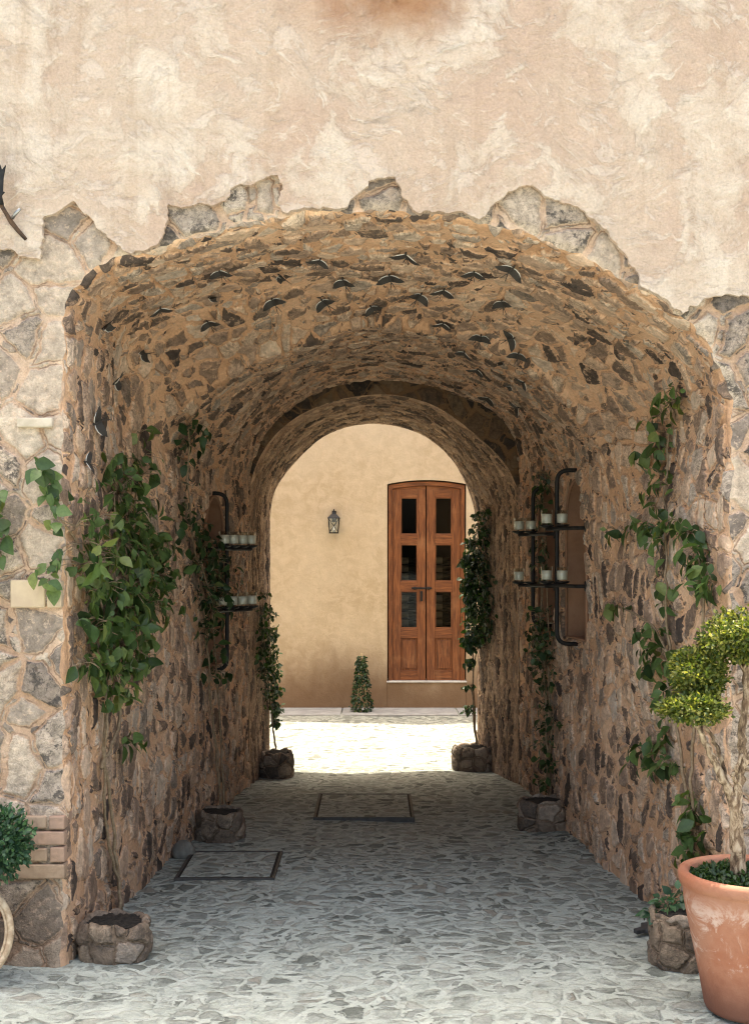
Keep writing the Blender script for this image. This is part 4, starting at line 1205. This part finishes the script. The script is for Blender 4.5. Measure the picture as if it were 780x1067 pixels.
# ------------------------------------------------------------------ terracotta pot and cloud-pruned tree
SP = 295.0
pc = Vector(((786-VX)/SP, F/SP, 0))
pot = empty('terracotta_pot', (pc.x, pc.y, 0), 'large terracotta pot with lime stains standing right of the archway', 'pot')
hz = CH+(HY-907)/SP
m = MB()
wobp = lambda a, z: .006*math.sin(3*a+1)+.004*math.sin(5*a+z*8)
m.lathe([(.150, .0), (.168, .004), (.176, .02), (.190, .10), (.210, .20), (.231, .30), (.247, .38), (.252, hz-.055), (.254, hz-.05), (.262, hz-.046), (.266, hz-.03), (.267, hz-.012), (.262, hz-.003), (.252, hz), (.236, hz-.003), (.228, hz-.012), (.225, hz-.06), (.215, hz-.1)], (pc.x, pc.y, 0), 72, True, False, wobp)
m.build('pot_body', M['terracotta'], pot, smooth=True)
m = MB(); n = 48
m.add([(pc.x+.226*math.cos(2*math.pi*k/n), pc.y+.226*math.sin(2*math.pi*k/n), hz-.035) for k in range(n)]+[(pc.x, pc.y, hz-.015)], [(k, (k+1) % n, n) for k in range(n)])
m.build('soil', M['soil'], pot, smooth=True)
m = MB()
for k in range(2600):
    a = random.uniform(0, 6.283); r = .222*math.sqrt(random.random())
    h = .012+.02*(1-r/.22)
    p = Vector((pc.x+r*math.cos(a), pc.y+r*math.sin(a), hz-.034+random.random()*h*1.2))
    place_leaf(m, p, rv(.7)+Vector((0, 0, .5)), Vector((0, 0, 1))+rv(.6), random.uniform(.012, .024), T=LT2, FC=LFc2)
o = m.build('moss_carpet', M['moss'], None, fixn=False)
rebase(o); tag(o, 'low green ground cover filling the top of the terracotta pot', 'ground cover')

def topiary():
    T = lambda px, py, dy=0: Vector(((px-VX)/SP, F/SP+dy, CH+(HY-py)/SP))
    b = T(768, 905)
    root = empty('cloud_tree', (b.x, b.y, hz-.02), 'cloud pruned small tree with pale peeling trunk and yellow green foliage pads', 'tree')
    tr = MB()
    def limb(pts_, r0, r1, n=9):
        pts_ = [Vector(p) for p in pts_]; full = []
        for a, c in zip(pts_[:-1], pts_[1:]):
            for t in (0, .25, .5, .75): full.append(a.lerp(c, t)+rv(.0025))
        full.append(pts_[-1]); k = len(full)
        tr.tube(full, [.78*(r0+(r1-r0)*i/(k-1))*(1+.06*math.sin(i*1.9)+random.uniform(-.09, .09)) for i in range(k)], n)
    limb([T(768, 912), T(768, 880), T(766, 850), T(764, 828)], .036, .028, 11)
    limb([T(766, 845), T(757, 822), T(748, 800), T(740, 785), T(732, 770), T(728, 758)], .021, .013)
    limb([T(728, 760), T(722, 750), T(714, 744), T(706, 738)], .010, .005, 7)
    limb([T(728, 760), T(726, 748), T(723, 738), T(720, 725)], .009, .004, 7)
    limb([T(729, 760), T(736, 750), T(741, 742), T(738, 728)], .010, .004, 7)
    limb([T(722, 750), T(716, 748), T(711, 745), T(703, 741)], .007, .004, 6)
    limb([T(760, 830, .03), T(758, 805, .05), T(754, 785, .06), T(745, 768, .07), T(738, 758, .06)], .013, .007)
    limb([T(766, 840), T(771, 812), T(774, 790), T(772, 765), T(775, 740), T(777, 715), T(776, 690)], .023, .014)
    limb([T(765, 815, -.02), T(760, 806, -.03), T(765, 798, -.03), T(771, 785, -.02)], .011, .008, 7)
    limb([T(776, 700), T(766, 684), T(757, 672)], .008, .004, 6); limb([T(776, 700), T(788, 684), T(796, 668)], .009, .004, 6)
    limb([T(772, 800), T(795, 770, .02), T(820, 735, .02), T(838, 715, .03)], .016, .007)
    tr.build('trunk', M['bark'], root, smooth=True)
    for ci, (cx, cy, rx, ry, ry_d, nn, dy) in enumerate([(779, 664, 48, 31, .12, 6000, 0), (730, 704, 30, 27, .10, 3400, .05), (723, 739, 35, 17, .10, 3400, -.01), (740, 718, 13, 16, .06, 800, .05), (846, 700, 42, 30, .12, 1800, .03)]):
        m = MB(); c = T(cx, cy, dy); R3 = (rx/SP, ry_d, ry/SP)
        cl = [rv(1).normalized()*random.uniform(.55, 1.0) for _ in range(34)]
        for k in range(nn):
            e = random.choice(cl); d = (e+rv(.17))
            if random.random() < .25: d = rv(1).normalized()*random.random()**.4
            if d.length > 1.12: d = d*(1.05/d.length)
            p = c+Vector((d.x*R3[0], d.y*R3[1], d.z*R3[2]*(.8 if d.z < 0 else 1)))+rv(.004)
            place_leaf(m, p, d+rv(.7)+Vector((0, 0, .35)), d*.6+Vector((0, 0, .7))+rv(.6), random.uniform(.010, .0205), T=LT2, FC=LFc2)
        m.build('foliage_pad', M['leaf_yellow'], root, fixn=False)
topiary()

# ------------------------------------------------------------------ left edge: shrub in a pot, wooden hoop
def left_shrub():
    s = 278.0; T = lambda px, py, dy=0: Vector(((px-VX)/s, F/s+dy, CH+(HY-py)/s))
    c = T(-6, 881, .04)
    root = empty('clipped_shrub', (c.x-.1, c.y, .3), 'clipped dark green shrub at the left edge before the stone pier', 'shrub')
    m = MB()
    for k in range(2600):
        d = rv(1).normalized(); q = random.random()**.35
        p = c+Vector((d.x*.132, d.y*.11, d.z*.125))*q*(1+.12*math.sin(5*d.x+7*d.z))+rv(.006)
        place_leaf(m, p, d+rv(.6), d+rv(.5)+Vector((0, 0, .4)), random.uniform(.016, .028), T=LT2, FC=LFc2)
    m.build('foliage', M['leaf_blue'], root, fixn=False)
    m = MB()
    for k in range(5): m.tube([(c.x-.1, c.y, .28), (c.x-.08+k*.02, c.y, .38), (c.x-.05+k*.025, c.y+.01*k, c.z)], [.008, .006, .004], 6)
    m.build('stem', M['stem'], root)
    pt = empty('shrub_pot', (c.x-.1, c.y, 0), 'terracotta pot under the clipped shrub left of the archway', 'pot')
    m = MB(); m.lathe([(.07, 0), (.08, .01), (.11, .24), (.118, .25), (.118, .285), (.1, .285), (.098, .25), (.02, .25)], (c.x-.1, c.y, 0), 36, True, True); m.build('pot_body', M['terracotta'], pt, smooth=True)
left_shrub()
m = MB(); s = 277.0
hc = Vector(((-34-VX)/s, F/s-.03, 0)); hr = .172
hc.z = CH+(HY-976)/s
pts_ = [(hc.x+hr*math.cos(a), hc.y+.03*math.sin(a)*0+.12*(hr*math.sin(a))/hr*.5, hc.z+hr*math.sin(a)*1.0) for a in np.linspace(0, 2*math.pi, 60)]
m.tube(pts_, .0125, 10, caps=False)
pts2 = [(hc.x+(hr-.016)*math.cos(a), p_[1]-.004, hc.z+(hr-.016)*math.sin(a)) for a, p_ in zip(np.linspace(0, 2*math.pi, 60), pts_)]
m.tube(pts2, .006, 8, caps=False)
o = m.build('wooden_hoop', M['hoop'], None, smooth=True); rebase(o); o.location.z = 0.0
tag(o, 'pale bleached wooden hoop leaning at the left edge below the shrub', 'hoop')

# ------------------------------------------------------------------ staked climber at the foot of the courtyard wall
def obelisk():
    b = G(376.5, 742); 
    root = empty('staked_climber', (b.x, b.y, 0.02), 'small climber trained up a cane tripod against the courtyard wall', 'plant')
    s = F/b.y; H = (742-681)/s
    m = MB()
    for k in range(3):
        a = 2*math.pi*k/3+.4; m.tube([(b.x+.07*math.cos(a), b.y+.06*math.sin(a), .0), (b.x-.008*math.cos(a), b.y, H*1.0)], .007, 6)
    m.build('cane', M['cane'], root)
    lf = MB()
    for k in range(950):
        t = random.random()**1.1
        r = .115*(1-.68*t)*math.sqrt(random.uniform(.3, 1)); a = random.uniform(0, 6.283)
        p = Vector((b.x+r*math.cos(a), b.y+r*math.sin(a), .02+t*H*.93))
        if random.random() < .15*math.sin(t*20)+.1: continue
        place_leaf(lf, p, Vector((math.cos(a), math.sin(a), -.5))+rv(.4), Vector((math.cos(a), math.sin(a), .8))+rv(.4), random.uniform(.022, .042))
    lf.build('foliage', M['leaf_dark'], root, fixn=False)
obelisk()

# ------------------------------------------------------------------ light
ELEV, AZ = math.radians(81), math.radians(-24)    # high sun beyond the courtyard house, slightly to the left
sv = Vector((math.sin(AZ)*math.cos(ELEV), math.cos(AZ)*math.cos(ELEV), math.sin(ELEV)))
sd = bpy.data.lights.new('sun', 'SUN'); sd.energy = 2.3; sd.angle = math.radians(.5); sd.color = (1, .95, .87)
so = bpy.data.objects.new('sun', sd); COL.objects.link(so); so.rotation_euler = (-sv).to_track_quat('-Z', 'Y').to_euler(); so.location = (0, 5, 12)
wd = bpy.data.worlds.new('World'); SC.world = wd; wd.use_nodes = True
nt = wd.node_tree; bg = nt.nodes['Background']
sky = nt.nodes.new('ShaderNodeTexSky'); sky.sky_type = 'NISHITA'; sky.sun_disc = False
sky.sun_elevation = ELEV; sky.sun_rotation = AZ; sky.air_density = 1.0; sky.dust_density = 6.0; sky.ozone_density = .6
nt.links.new(sky.outputs[0], bg.inputs['Color']); bg.inputs['Strength'].default_value = .15

# ------------------------------------------------------------------ camera and render settings
cd = bpy.data.cameras.new('camera'); cam = bpy.data.objects.new('camera', cd); COL.objects.link(cam)
cam.location = (0, 0, CH); cam.rotation_euler = (math.radians(90), 0, 0)
cd.sensor_fit = 'VERTICAL'; cd.sensor_height = 36; cd.lens = F/PH*36
cd.shift_y = (HY-PH/2)/PH; cd.shift_x = 0
cd.clip_end = 500; cd.clip_start = .05
SC.camera = cam
SC.view_settings.view_transform = 'Standard'; SC.view_settings.look = 'None'
SC.view_settings.exposure = 2.15; SC.view_settings.gamma = 1
try:
    SC.view_settings.use_white_balance = True
    SC.view_settings.white_balance_temperature = 7200
    SC.view_settings.white_balance_tint = 6
except Exception: pass
SC.render.engine = 'CYCLES'
SC.cycles.use_denoising = True; SC.cycles.filter_width = 1.15
SC.cycles.max_bounces = 8; SC.cycles.diffuse_bounces = 5; SC.cycles.glossy_bounces = 3; SC.cycles.transmission_bounces = 4; SC.cycles.transparent_max_bounces = 8
SC.cycles.sample_clamp_indirect = 6; SC.cycles.caustics_reflective = False; SC.cycles.caustics_refractive = False
